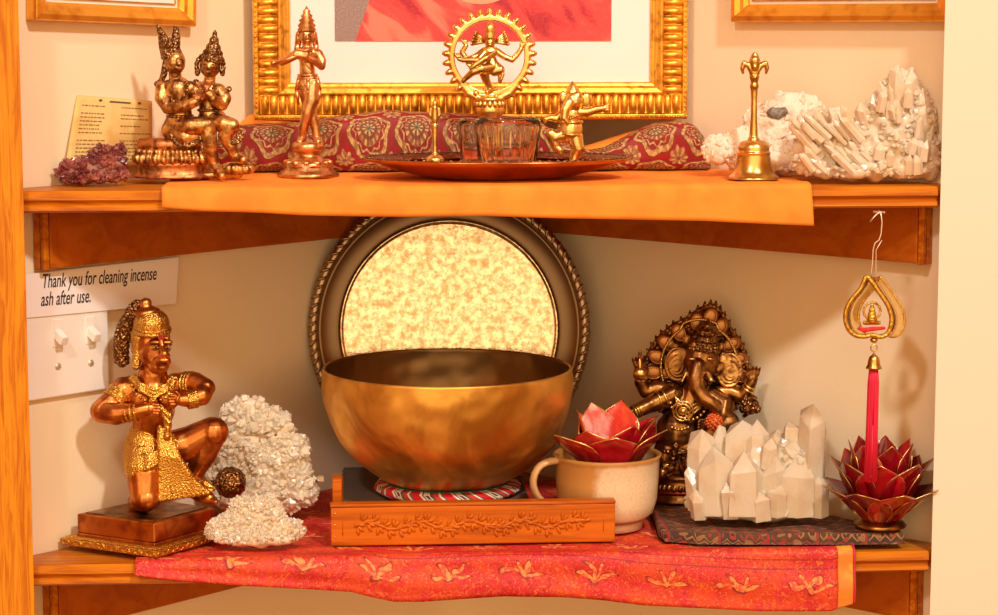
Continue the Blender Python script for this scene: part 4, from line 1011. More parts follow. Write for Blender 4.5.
# ------------------------------------------------------------------ clear quartz on the dark patterned cloth
def wov():
    x, y, z = xyz(); rot = x*.9+y*.15
    zig = ((x*95.0).fr()-.5).abs()*.010
    a = ((y*-1.0+zig+z*1.0)*62.0).fr()
    f_ = nz(120, 2)
    c = mix(ss(nz(50, 2), .4, .6), (.10, .045, .022), (.055, .03, .018))
    c = mix(a.gt(.46)*a.lt(.56), c, (.34, .15, .04)); c = mix(a.gt(.74)*a.lt(.80), c, (.38, .18, .06)); c = mix((a.gt(.04)*a.lt(.13))*(x.fr().gt(-9)), c, (.32, .03, .02))
    hx = ((x*210.0).sin()*((y+z)*330.0+(x*105.0).sin()*1.5).sin()); c = mix(ss(hx, .6, .72), c, (.27, .13, .05)); c = mix(ss(hx*-1.0, .75, .85), c, (.30, .035, .02))
    st = ((x*22.0+.15).fr()); c = mix(st.gt(.95), c, (.30, .03, .015)); c = mix(st.lt(.03), c, (.05, .05, .045))
    return dict(col=c, bump=(nz(1100, 2)+a*.2, .5, .0007))
WOV = mat('dark_woven_cloth', rough=.85, fn=wov)
P4 = [on_z(u, v, ZC) for u, v in ((664, 543), (700, 546), (780, 546.5), (850, 546.5), (897, 546.5), (905, 545))]
P4 = [(q.x, q.y) for q in P4]+[(.392, .030), (.373, .060), (.330, .105), (.265, .165), (.20, .19), (.175, .19), (.172, .15), (.170, .10), (.166, .05)]
P4 = [(x, max(y, .006)) for x, y in P4]
import bmesh
def pad(name, poly, z0, t, mt, seg=4, amp=.0008):
    bm = bmesh.new(); n = len(poly); P = []
    for i in range(n):   # resample
        a, b = Vector(poly[i]), Vector(poly[(i+1) % n]); m = max(1, int((b-a).length/.006))
        P += [a.lerp(b, k/m) for k in range(m)]
    cen = sum(P, Vector((0, 0)))/len(P); rings = []
    prof = [(0, 0), (-.0015, .0), (.0, .35), (-.0006, .75), (-.003, 1.0), (-.010, 1.0), (-.022, 1.0)]
    for off, h in prof:
        rings.append([bm.verts.new((q.x+(cen-q).normalized().x*-off*-1*-1, q.y+(cen-q).normalized().y*-off*-1*-1, z0+t*h*(.85+.3*noise.noise((q.x*18, q.y*18, 3)))+(amp*noise.noise((q.x*60, q.y*60, h*3)) if h > 0 else 0))) for q in P])
    for a, b in zip(rings, rings[1:]):
        for i in range(len(P)): bm.faces.new((a[i], a[(i+1) % len(P)], b[(i+1) % len(P)], b[i]))
    for r_, rev in ((rings[0], True), (rings[-1], False)):
        fc = bm.faces.new(r_[::-1] if rev else r_); bmesh.ops.triangulate(bm, faces=[fc])
    bmesh.ops.recalc_face_normals(bm, faces=bm.faces)
    me = bpy.data.meshes.new(name); bm.to_mesh(me); bm.free(); return link(name, me, mt)
dc = pad('patterned_cloth', P4, ZC+.0012, .0118, WOV); tag(dc, 'dark brown patterned woven cloth folded under the clear quartz cluster', 'cloth')
def quartz(name, label, u0, v0, y, z, blobs, pts, mt, mtr, seed, nsm=90, rsm=(1.5, 3.5), lsm=(5, 11), disp=3, dsc=.05, vox=2.2, tipk=.62):
    base = on_y(u0, v0, y); base.z = z; f = Fig(name, u0, v0, z, base); p = f.p; rn = random.Random(seed); tag(f.root, label, 'crystal')
    g = G()
    for b in blobs: g.sphere(p(b[0], b[1], b[2]), b[3], b[4], b[5])
    druse(f, g, mt, rn, nsm, *rsm, *lsm, mtr, disp=disp, dsc=dsc, jit=.6, vox=vox, name='small_crystals')
    for (u, v, d, u2, v2, d2, r_) in pts:
        a = p(u, v, d); b = p(u2, v2, d2); g = G(); point(g, a, b-a, r_, (b-a).length, rn, min(.5, r_*tipk/(b-a).length)); 
        f.add('crystal_point', g, mt, smooth=False)
    settle(f); return f
quartz('quartz_cluster', 'clear quartz cluster with pointed towers standing on the dark patterned cloth', 755, 529, .058, ZC+.012,
    [(720, 505, 4, 34, 26, 22), (775, 505, 4, 42, 28, 24), (745, 480, 6, 36, 34, 20), (790, 480, 6, 30, 30, 20), (755, 518, 0, 62, 14, 26), (706, 478, 8, 16, 26, 14)],
    [(702, 500, 0, 702, 440, 2, 15), (716, 496, 2, 720, 436, 6, 11), (737, 490, 4, 738, 431, 8, 19), (763, 495, 6, 755, 431, 8, 17), (770, 480, 12, 779, 440, 14, 12), (806, 520, 2, 812, 414, 6, 20), (790, 500, 8, 794, 432, 12, 14), (768, 480, -10, 771, 449, -12, 9), (796, 525, -8, 799, 463, -12, 20), (775, 520, -10, 776, 466, -14, 16), (745, 522, -10, 746, 460, -14, 24), (716, 524, -10, 714, 458, -12, 19), (697, 520, -6, 692, 478, -10, 12), (778, 526, -18, 779, 494, -22, 12), (732, 526, -16, 728, 492, -22, 14), (700, 528, -12, 696, 500, -18, 11), (818, 526, -4, 819, 484, -8, 12), (760, 528, -18, 758, 500, -24, 13)],
    CLEARQ, CLEARQ, 5, 150, (2.5, 5.5), (5, 10))
# ------------------------------------------------------------------ upper shelf
ZU = H+.0045
# rocks on the right
rp = random.Random(21)
quartz('white_crystal_rock', 'lumpy white crystal rock with a dark patch behind the tall handbell', 775, 172, .092, H+.0035,
    [(722, 152, 0, 22, 14, 16), (745, 150, 4, 24, 22, 18), (772, 140, 8, 34, 38, 20), (800, 128, 8, 26, 32, 18), (800, 155, 2, 34, 22, 18), (770, 162, 0, 44, 14, 22), (830, 140, 8, 24, 30, 16), (790, 104, 10, 18, 12, 12)],
    [], MATRIXR, MATRIXR, 8, 260, (2, 4.5), (3, 7), disp=5, dsc=.07)
f = [o for o in bpy.data.objects if o.name.startswith('white_crystal_rock')][0]
g = G(); fb = Fig('x', 775, 172, H, on_y(775, 172, .092)); bpy.data.objects.remove(fb.root)
g.sphere(fb.p(775, 109, -9), 9, 6, 4, Matrix.Rotation(.2, 3, 'Y')); g.sphere(fb.p(783, 107, -7), 5, 4, 4)
link('dark_patch', g.fuse(vox=1.2, smooth=1, disp=1.5, dsc=.3, scale=fb.s), DARKSPOT, f, 'dark grey mineral patch')
quartz('quartz_cluster', 'peach tinted quartz cluster with a tall point, right end of the upper shelf', 868, 184, .034, H+.0012,
    [(820, 158, 8, 28, 26, 14), (850, 152, 8, 34, 30, 16), (890, 142, 8, 36, 42, 18), (903, 112, 14, 24, 40, 13), (918, 140, 6, 19, 46, 12), (927, 165, 4, 12, 20, 10), (868, 174, 2, 62, 10, 18), (815, 132, 14, 20, 20, 10), (880, 115, 12, 16, 22, 10)],
    [(x0_+rp.uniform(-3, 3), y0_, d0_, x0_+dx_*l_, y0_-l_, d0_-4, rr_) for (x0_, y0_, d0_, dx_, l_, rr_) in
        [(898, 120, 8, .0, 52, 9), (908, 122, 6, .05, 50, 8), (889, 120, 6, -.2, 36, 7), (880, 128, 4, -.3, 30, 6), (917, 135, 4, .15, 44, 7), (926, 155, 2, .15, 42, 7), (868, 132, 2, -.4, 26, 6), (852, 132, 0, -.4, 24, 6), (838, 130, 2, -.4, 20, 6), (822, 130, 4, -.5, 16, 6)]+
        [(rp.uniform(808, 872), rp.uniform(138, 178), rp.uniform(-12, -4), -.75-rp.uniform(0, .3), rp.uniform(14, 26), rp.uniform(3, 5.5)) for _ in range(26)]+
        [(rp.uniform(876, 930), rp.uniform(110, 180), rp.uniform(-10, -3), rp.uniform(-.25, .2), rp.uniform(14, 26), rp.uniform(4, 7)) for _ in range(22)]],
    PEACHQ, PEACHQ, 11, 330, (2, 4.5), (4, 9), disp=6, dsc=.08, tipk=1.0)
# amethyst on the left
f = Fig('amethyst_cluster', 95, 185, H, Vector((on_y(94, 185, .052).x, .052, H+.0012))); p = f.p; tag(f.root, 'low purple red amethyst cluster at the left end of the upper shelf', 'crystal')
g = G(); g.sphere(p(92, 174, 6), 36, 10, 14); g.sphere(p(108, 164, 8), 19, 18, 12); g.sphere(p(82, 172, 6), 24, 13, 12); g.sphere(p(118, 152, 10), 8, 9, 6); g.sphere(p(100, 160, 8), 14, 12, 10)
druse(f, g, AMETH, random.Random(4), 420, 1.4, 3.0, 5, 9, AMROCK, disp=3, dsc=.12, jit=.7); settle(f)
# paper note on the left wall
a_, b_, c_, d_ = lw(65, 168, .009), lw(152, 166, .006), lw(152, 101, .002), lw(77, 95, .002)
nt_ = empty('paper_note', a_, A); tag(nt_, 'small yellowed paper note with printed verses leaning on the wall behind the amethyst', 'paper')
iv2 = Matrix.Rotation(-A, 4, 'Z') @ Matrix.Translation(-a_); q4 = [iv2 @ q for q in (a_, b_, c_, d_)]
def bil(s_, t_, o_=0):
    q = q4[0].lerp(q4[1], s_).lerp(q4[3].lerp(q4[2], s_), t_); return q+Vector((0, -.0012*sin(s_*pi)*1-o_, 0))
me = grid_mesh(16, 16, lambda s_, t_: (bil(s_, t_), (s_, t_))); YEL = mat('yellowed_paper', (.80, .55, .16), .7, fn=lambda: dict(col=mix(ss(nz(30, 3), .35, .7), (.82, .60, .22), (.68, .40, .10))))
o = link('paper', me, YEL, nt_); thick(o, .0004, 0)
rn = random.Random(9); g = G()
for col_ in range(2):
    for row in range(15):
        t_ = .86-row*.054; s_ = .08+col_*.5; e_ = s_+rn.uniform(.22, .36)
        if rn.random() < .15: continue
        while s_ < e_:
            w_ = rn.uniform(.015, .05); g.slab([bil(s_, t_, .0004), bil(s_+w_, t_, .0004), bil(s_+w_, t_+.016, .0004), bil(s_, t_+.016, .0004)], (0, -1, 0), .0001); s_ += w_+.012
link('printed_lines', g.mesh(), mat('brown_print', (.28, .15, .05), .7), nt_, 'two columns of tiny printed lines', False)
g = G()
for s_ in (.3, .82): g.sphere(bil(s_, .95, .0005), .0022, .0012, .0003, seg=10, rings=5)
g.slab([bil(.42, .93, .0004), bil(.7, .93, .0004), bil(.7, .955, .0004), bil(.42, .955, .0004)], (0, -1, 0), .0001)
link('printed_emblems', g.mesh(), mat('dark_print', (.12, .08, .04), .7), nt_, 'small dark printed emblems and heading', False)

# copper tray
COPT = mat('copper_tray', (.62, .20, .06), .26, 1, fn=lambda: dict(col=mix(ss(nz(40, 4), .4, .65), (.66, .22, .06), (.42, .11, .03)), bump=(nz(60, 3), .15, .001)))
COPE = mat('engraved_copper', (.5, .25, .12), .38, 1, fn=lambda: dict(col=mix(ss(vor(260), .1, .5), (.48, .26, .13), (.22, .09, .04)), bump=(vor(260), .8, .001)))
tc = Vector((on_y(497, 170, .088).x, .088, ZU-.0005)); ct = empty('oval_copper_tray', tc, -.03); tag(ct, 'oval copper tray on the orange cloth carrying the small bell, tumblers and dancing figures', 'tray')
sy_ = .60; R0 = .1265
g = G(); g.lathe([(.0001, 0), (.062, 0), (.072, .0015), (.095, .0075), (.112, .0135), (.1245, .0163), (R0, .0175), (.1255, .0188), (.118, .0178), (.104, .0145), (.092, .0095), (.074, .0075), (.072, .0071), (.0001, .0068)], seg=112, sy=sy_); link('tray_body', g.mesh(), COPT, ct)
g = G(); g.lathe([(.100, .01385), (.1235, .0184), (.1235, .0195), (.112, .0178), (.100, .0150)], seg=112, sy=sy_, closed=True)
for i in range(84):
    q = 2*pi*i/84; g.sphere((.1222*cos(q), .1222*sin(q)*sy_, .0196), .0016, .0011, seg=7, rings=5)
link('engraved_rim', g.mesh(), COPE, ct, 'engraved darker rim')
TF = ZU+.0069   # tray floor
# small bell on the tray
def lathe_bell(name, label, u, v, y, z, sc, prof, top, parts=True):
    b = on_y(u, v, y); b.z = z; r = empty(name, b, -YAW); tag(r, label, 'bell'); s_ = (b-CAM).dot(FW)/F*sc
    g = G(); g.lathe([(max(.01, a), c) for a, c in smoothprof(prof, 3)], seg=40); link('bell_body', g.mesh('b', s_), BRASS, r)
    return r, s_
r, s_ = lathe_bell('hand_bell', 'small brass handbell at the left end of the copper tray', 435, 166, .093, TF, 1.0, [(10.5, 0), (13.3, 0), (13, 2), (10.5, 5), (9.6, 8), (8.6, 11.5), (5, 14), (.01, 14.5), (.01, 12), (6, 10), (9, 3)], None)
g = G(); g.lathe([(3.4, 13), (4, 15), (2.4, 17), (2.2, 24), (2.8, 34), (3.2, 40), (3.6, 44), (2.6, 46), (3.4, 48), (2.4, 50), (.1, 50.5)], seg=20); g.chain([(0, 0, 50), (0, 0, 57), (0, -.5, 61)], [3.6, 3.4, 2.6]); g.sphere((0, 0, 65), 2.6, 4.0, 2.4)
for sx in (-1, 1): g.chain([(sx*2, 0, 50), (sx*5, 0, 55), (sx*4.4, 0, 60), (sx*2, 0, 62)], [1.6, 1.6, 1.3, 1], 8)
link('handle', g.fuse(vox=.6, smooth=1, scale=s_), BRASS, r, 'figured brass handle')
# large handbell
r, s_ = lathe_bell('hand_bell', 'tall brass handbell with a trefoil handle on the orange cloth by the white rock', 753, 181.5, .050, ZU, 1.0, [(23, 0), (26, 0), (25.6, 2.0), (21, 6), (18.2, 13), (17, 20), (16.6, 24), (17.2, 26), (15.8, 28), (15.6, 32), (12.5, 36.5), (6, 38.5), (.01, 38.8), (.01, 36), (12, 30), (15, 20), (19, 6)], None)
g = G(); g.lathe([(6.5, 37), (6, 40), (4.4, 42), (4.2, 46), (3.4, 60), (3.1, 78), (3.6, 88), (4.8, 92), (3.6, 96), (4.6, 99), (.1, 101)], seg=24)
g.sphere((0, 0, 106), 5.5, 7.5, 3.6); g.chain([(0, 0, 110), (0, 0, 117), (0, 0, 124)], [4.6, 5.6, 2.0]); g.sphere((0, 0, 118), 4.8, 7.5, 3.4)
for sx in (-1, 1): g.chain([(sx*1.5, 0, 104), (sx*6, 0, 112), (sx*10.5, 0, 114.5), (sx*12.3, 0, 110), (sx*11.5, 0, 105)], [2.8, 3.0, 3.2, 2.6, 1.5], 9)
g.sphere((0, -3, 111), 2.8); g.torus((0, 0, 101), 4, 1.3, (0, 0, 1), 18, 6)
link('handle', g.fuse(vox=.7, smooth=2, scale=s_), BRASS, r, 'slender handle with a trefoil top')

# glass tumblers
GLASS = mat('clear_glass', (1, .97, .93), .02, 0, **{'Transmission Weight': 1.0, 'IOR': 1.45})
def tumbler(u, v, y, h, r0, r1, label, nf=20):
    b = on_y(u, v, y); b.z = TF+.0004; r = empty('glass_tumbler', b, -YAW); tag(r, label, 'glass', 'clear glass tumblers on the copper tray'); s_ = (b-CAM).dot(FW)/F
    g = G(); sg = nf*6
    wv = lambda a, z: 1+(.045*abs(cos(a*nf/2)) if 4 < z < h*.86 else 0)
    outer = [(.01, 0), (r0*.9, 0), (r0, 1.5), (r0+.5, 5)]+[(r0+(r1-r0)*t, 5+(h*.85-5)*t) for t in np.linspace(.15, 1, 8)]+[(r1+.2, h*.9), (r1+.4, h-.7), (r1-.5, h)]
    inner = [(r1-1.6, h-.8), (r1-2.0, h*.85), (r0-1.6, 9), (r0-3, 7), (.01, 6.5)]
    n0 = len(outer)
    g.lathe(outer, seg=sg, wave=wv); g.f.pop(); k = len(g.v)-sg
    vs = []
    for (rr, z) in inner: vs.append([(rr*cos(2*pi*j/sg), rr*sin(2*pi*j/sg), z) for j in range(sg)])
    base = len(g.v); g.v += [Vector(q) for ring in vs for q in ring]
    prev = (n0-1)*sg
    for i in range(len(inner)):
        cur = base+i*sg
        g.f += [(prev+j, prev+(j+1) % sg, cur+(j+1) % sg, cur+j) for j in range(sg)]; g.mi += [0]*sg; prev = cur
    g.f.append(tuple(prev+j for j in range(sg))[::1]); g.mi.append(0)
    link('tumbler', g.mesh('t', s_), GLASS, r); return r
tumbler(507.5, 167, .066, 52, 27, 32.5, 'nearer and larger of the two fluted clear glass tumblers on the copper tray')
tumbler(474, 166, .103, 48, 13, 14.5, 'farther and narrower clear glass tumbler on the copper tray behind the fluted one', 12)

# ------------------------------------------------------------------ Nataraja
def nataraja():
    f = Fig('dancing_ring_statue', 490, 160, TF, on_y(489.5, 160, .138)); f.root.location.z = f.base.z = TF+.004; p = f.p
    tag(f.root, 'golden dancing figure inside a flaming ring standing behind the glass tumbler', 'statue')
    g = G(); b = p(490, 150, 0); b.z = 0; zt = p(490, 97, 0).z
    g.lathe([(.1, 0), (13, 0), (13.5, 3), (12.5, 6), (13, 10), (11, 14), (10.5, zt-22), (13, zt-17), (14.8, zt-13), (13.2, zt-10), (13.5, zt-4), (15.5, zt-2), (14, zt), (.1, zt+.5)], b, seg=36)
    for i in range(16):
        q = 2*pi*i/16; g.sphere(b+Vector((13.6*cos(q), 13.6*sin(q), zt-7)), 2.5, 3.2, 1.4, seg=8, rings=6)
    for i in range(11): 
        t = i/10; x = -15+30*t; g.chain([b+Vector((x, 0, zt)), b+Vector((x*1.15, 0, zt+5+3*sin(t*pi))) ], [2.8, 1.5], 7)
    f.add('lotus_pedestal', g, BRASS_B)
    c = p(489.5, 56, 0); g = G(); g.torus(c, 38, 3.6, (0, 1, 0), 72, 10); g.torus(c+Vector((0, -2.5, 0)), 35.6, 1.1, (0, 1, 0), 72, 6)
    for i in range(29):
        q = -pi/2+2*pi*(i+.5)/29*1.0
        if abs(((q+pi/2+pi) % (2*pi))-pi) < .35: continue
        d = Vector((cos(q), 0, sin(q))); g.chain([c+d*40, c+d*43.4, c+d*45.4], [3.4, 3.2, 2.4], 9); g.sphere(c+d*43.5+Vector((0, -2, 0)), 1.6)
    for sx in (-1, 1): g.chain([c+Vector((sx*26, 0, -29)), c+Vector((sx*20, 0, -37)), c+Vector((sx*10, 0, -42))], [4, 4.4, 4], 9)
    f.add('flaming_ring', g, BRASS_B, None, vox=.7, smooth=1)
    g = G()
    g.chain([p(492, 65, -4), p(491, 58, -4), p(490, 52, -4)], [6.2, 4.4, 6]); g.sphere(p(490, 51, -5), 7.2, 4.6, 4.5); g.chain([p(490, 50, -4), p(490, 44, -4)], [2.4, 2.4]); g.sphere(p(490, 43, -5), 4.6, 5.6, 4.8); g.chain([p(490, 43.5, -9.2), p(490, 45, -10)], [.8, 1.1])
    g.chain([p(494, 66, -4), p(500, 70, -7), p(494.5, 72, -7)], [5.2, 4.4, 3.8])
    g.chain([p(491, 67, -4), p(484, 73, -9), p(486, 80, -6), p(491, 89, -3)], [5, 4.4, 3.4, 2.4]); g.chain([p(491, 90, -3), p(487, 92, -9)], [2.4, 1.6])
    g.chain([p(495, 67, -5), p(481, 69, -12), p(473, 72, -12)], [5, 4.2, 3.2]); g.chain([p(473, 72, -12), p(466, 78, -10), p(463, 81, -10)], [3, 2.2, 1.6])
    g.chain([p(484, 51, -4), p(477, 56, -7), p(467, 60, -7)], [3, 2.6, 2]); g.chain([p(467, 60, -7), p(462, 52, -6), p(466, 46, -6)], [2, 2, 1.8])
    g.chain([p(496, 51, -4), p(505, 57, -7), p(512, 60, -7)], [3, 2.6, 2.2]); g.chain([p(512, 60, -7), p(517, 55, -6), p(521, 49, -6)], [2.2, 2, 1.8])
    g.chain([p(495, 52, -6), p(486, 58, -13), p(474, 66, -13), p(471, 68, -13)], [2.8, 2.5, 2.2, 1.7]); g.chain([p(485, 52, -6), p(478, 60, -11), p(463, 60, -12), p(459, 59, -12)], [2.6, 2.4, 2, 1.6])
    for (u, v, sx) in ((466, 45, -1), (521, 48, 1), (459, 59, -1), (471, 68, -1)):
        for k in range(4): g.chain([p(u, v, -10 if u < 475 and v > 50 else -6), p(u+sx*2+(k-1.5)*1.5, v-4.5, -9 if v > 50 else -6)], [1.2, .8], 6)
    g.chain([p(500, 68, -7), p(500, 82, -8)], [2.2, 1.4]); g.chain([p(497, 68, -8), p(503, 74, -9), p(501, 80, -9)], [1.6, 1.4, 1])
    body = f.add('dancer', g, BRASS, None, 'dancing figure with four arms and one raised leg', vox=.55, smooth=2, grow=.7)
    g = G(); g.lathe([(5, -2), (5.6, 0), (5, 3), (4.6, 6), (5.4, 8), (4.2, 12), (2.4, 14), (.1, 15)], p(490, 37.5, -4), seg=18, wave=lambda a_, z: 1+.06*sin(a_*6)); f.add('crown', g, BRASS_B, body)
    g = G()
    for sx in (-1, 1):
        for k in range(5): 
            q = .0+k*.28; g.chain([p(490+sx*5, 42, 0), p(490+sx*(18-k), 42-16*sin(q)*.8+2, 1)], [1.5, 1.9], 7)
    f.add('flying_hair', g, BRASS, body)
    g = G(); g.sphere(p(487, 95, 0), 12, 3.4, 5); g.sphere(p(476, 93, -3), 3.4); f.add('crouching_dwarf', g, BRASS_B, None, vox=.6, smooth=1)
nataraja()

# ------------------------------------------------------------------ small dancing elephant figure
def dancer():
    f = Fig('dancing_elephant_figurine', 571, 166, TF, on_y(571, 166, .090)); f.root.location.z = f.base.z = TF; p = f.p
    tag(f.root, 'small golden dancing elephant-headed figurine at the right end of the copper tray', 'figurine')
    g = G(); b = p(571, 166, 0); b.z = 0; g.lathe([(.1, 0), (12, 0), (12.5, 1), (11.5, 2.6), (.1, 3)], b, seg=30); f.add('base_disc', g, BRASS_B)
    g = G(); g.sphere(p(570, 129, 0), 12, 12.5, 10.5); g.sphere(p(571, 114, 0), 10, 8, 8); g.sphere(p(574, 101, -2), 9.4, 10, 8.6); g.sphere(p(577, 96, -4), 5, 4.6, 5)
    g.chain([p(569, 103, -9), p(565, 110, -11), p(564, 118, -12), p(567, 122, -12)], [4.8, 3.9, 3.1, 2.3])
    g.sphere(p(586, 101, 0), 4.8, 7.6, 2.4); g.sphere(p(563, 98, 2), 3.2, 6.5, 2.4)
    g.chain([p(577, 112, 0), p(588, 112, -2), p(597, 109, -4)], [4.6, 3.8, 3.1]); g.chain([p(597, 109, -4), p(604, 108, -5)], [3, 2.4])
    for k in range(3): g.chain([p(603, 107+k*1.6, -5), p(608, 105+k*2.4, -6)], [1.3, 1], 7)
    g.chain([p(564, 113, 0), p(556, 119, -3), p(550, 118, -5)], [4.2, 3.4, 2.6]); g.chain([p(550, 118, -5), p(546, 119, -6), p(545, 122, -6)], [2.4, 1.8, 1.4])
    g.chain([p(564, 135, 0), p(555, 137, -5), p(551, 134, -6)], [7.2, 5.8, 5]); g.chain([p(551, 135, -6), p(556, 147, -5), p(560, 150, -6)], [4.8, 3.8, 2.8])
    g.chain([p(575, 137, 0), p(578, 148, -1), p(574, 158, 0)], [7.5, 6, 4.4]); g.chain([p(574, 159, 0), p(573, 164, -1), p(571, 165, -4)], [4.2, 3.6, 2.6])
    body = f.add('body', g, BRASS_B, None, vox=.6, smooth=2, grow=.8)
    g = G(); g.lathe([(7, -2), (8, 0), (7, 3), (6, 5), (4.4, 8), (2.2, 11), (.1, 13)], p(573, 94, 0), (-.05, 0, 1), 18); f.add('crown', g, BRASS_B, body)
    g = G(); g.torus(p(570, 122, 0), 12.2, 1.5, (0, 0, 1), 30, 6, sy=.85); g.torus(p(570, 134, 0), 12.4, 1.3, (.1, 0, 1), 30, 6, sy=.85); g.torus(p(571, 128, -9), 4, .9, (0, 1, 0), 18, 5)
    for k in range(7): g.sphere(p(564+k*2.2, 116+(2.6-abs(k-3)), -8), 1.3, seg=6, rings=4)
    f.add('belt', g, BRASS, body)
dancer()

DKL = mat('engraved_lines', (.05, .02, .01), .5, .3)
# ------------------------------------------------------------------ flute player
def flute():
    f = Fig('flute_player_statuette', 308, 172, ZU, on_y(308, 172, .120)); f.root.location.z = f.base.z = ZU-.001; p = f.p
    tag(f.root, 'slender rosy bronze statuette playing a flute on a tiered pedestal before the big frame', 'statuette')
    g = G(); b = p(308, 168, 0); b.z = 0
    zt = p(308, 141, 0).z
    g.lathe([(.1, 0), (31, 0), (31.5, 2), (28, 5), (25, 7), (25, 12), (21, 14)], b, seg=8); g.lathe([(24, 10), (22.5, 14), (17, 17), (13, 20), (11.5, 23), (14, 24.5), (16.3, 27), (16.3, zt-4), (14, zt-1), (.1, zt)], b, seg=36)
    for i in range(12):
        q = 2*pi*i/12; g.sphere(b+Vector((21*cos(q), 21*sin(q), 14)), 4.2, 2.8, 2.8, seg=10, rings=6)
    f.add('tiered_pedestal', g, KRIS)
    g = G()
    g.chain([p(307.5, 72, 0), p(307, 63, 0), p(307, 55, 0)], [7.2, 6.6, 8.6]); g.sphere(p(307, 54, 0), 12.4, 6.8, 6.2); g.sphere(p(308.5, 82, 0), 10.8, 9.5, 8.2)
    g.chain([p(307, 50, 0), p(307, 44, 0)], [4, 3.8]); g.sphere(p(306.8, 36.5, -1), 6.6, 8.4, 6.8); g.chain([p(307.2, 35.5, -7.4), p(307.4, 38, -8.3)], [.8, 1.3]); g.sphere(p(307.4, 41, -7), 2, 1, 1.2)
    g.sphere(p(300.5, 37, 0), 1.7, 3.4, 1.6); g.sphere(p(313.5, 37, 0), 1.7, 3.4, 1.6)
    g.chain([p(312.5, 84, 0), p(311.5, 100, -4), p(307.5, 113, -6)], [7.6, 6.6, 5.2]); g.chain([p(307.5, 113, -6), p(303.5, 127, -4), p(302.5, 138, -2)], [5, 4.2, 3.2]); g.chain([p(302, 139, -2), p(300, 142, -8)], [3.4, 2.6])
    g.chain([p(304.5, 84, 0), p(308, 100, 1), p(311.5, 113, 0)], [7.6, 6.4, 5]); g.chain([p(311.5, 113, 0), p(315.5, 127, 0), p(317, 138, 0)], [4.8, 4, 3.2]); g.chain([p(317, 139, 0), p(318, 142, -6)], [3.4, 2.6])
    g.chain([p(297, 54, 0), p(288, 59, -4), p(282, 62, -6)], [4, 3.4, 3]); g.chain([p(282, 62, -6), p(290, 57, -11), p(297, 53, -13)], [2.9, 2.4, 2])
    g.chain([p(318, 54, 0), p(322, 61, -3), p(321.5, 66, -5)], [4.2, 3.6, 3.4]); g.chain([p(321.5, 66, -5), p(313, 60, -10), p(306, 55, -13)], [3.2, 2.6, 2])
    for (u, v) in ((298, 53), (304, 54)):
        g.sphere(p(u, v, -13), 3, 2.2, 1.8)
        for k in range(4): g.chain([p(u-2.5+k*1.8, v-1, -13.5), p(u-3+k*1.9, v+2.6, -14.6)], [1.0, .8], 6)
    body = f.add('body', g, KRIS, None, vox=.6, smooth=2, grow=.9)
    g = G()
    for sx in (-1, 1): g.tube([p(307+sx*2.6-1.5, 34.4, -8), p(307+sx*2.6, 33.6, -8.7), p(307+sx*2.6+1.5, 34.4, -8)], .45, 5); g.tube([p(307+sx*2.6-1.4, 36.2, -7.9), p(307+sx*2.6+1.4, 36.2, -7.9)], .45, 5)
    g.tube([p(305.5, 41, -8.2), p(308.5, 41, -8.2)], .4, 5); f.add('brow_and_eye_lines', g, DKL, body, 'dark engraved brows, eyes and mouth')
    g = G(); g.tube([p(272, 64, -12), p(290, 58.5, -14), p(312, 50, -13)], [2.4, 2.0, 1.6], 10); g.sphere(p(274, 63, -12), 4.2, 2.6, 2.6); f.add('flute', g, KRIS, body)
    g = G(); g.lathe([(8, -1), (9.3, 1), (7.6, 3.5), (9, 5.5), (6.2, 8.5), (7.8, 10.5), (4.8, 13), (6, 15), (3.2, 17.5), (3.9, 19.5), (1.6, 22), (.1, 25)], p(306.8, 31, 0), seg=22, wave=lambda a_, z: 1+.05*sin(a_*8)); f.add('crown', g, KRIS, body)
    g = G(); g.chain([p(299, 34, 3), p(298, 44, 3), p(296, 53, 3)], [3.4, 3.4, 2.4]); g.chain([p(314, 34, 3), p(315.5, 44, 3), p(317, 52, 3)], [3, 3, 2.2]); f.add('hair', g, KRIS, body)
    g = G(); g.torus(p(307.5, 75, 0), 9.2, 1.3, (0, 0, 1), 30, 6, sy=.85); g.torus(p(308, 78, 0), 10, 1.2, (0, 0, 1), 30, 6, sy=.85)
    for sx in (-1, 1): g.chain([p(308+sx*9, 78, -3), p(308+sx*11.5, 90, -3), p(308+sx*9.5, 104, -3)], [2.2, 2.2, 1.2], 8)
    for k in range(3): g.tube([p(299, 76+k*5, -6), p(308, 80+k*6, -9), p(317, 76+k*5, -6)], .8, 6)
    g.chain([p(308, 80, -8), p(308.5, 96, -8)], [2.2, 1.3], 8); f.add('waistcloth', g, KRIS, body)
    g = G()
    for k in range(9): q = pi*k/8; g.sphere(p(307-6.5*cos(q), 50+7*sin(q), -4-3*sin(q)), 1.2, seg=6, rings=4)
    g.tube([p(300, 50, -4), p(304, 63, -8), p(313, 72, -6)], .8, 6); f.add('necklace', g, KRIS, body)
flute()

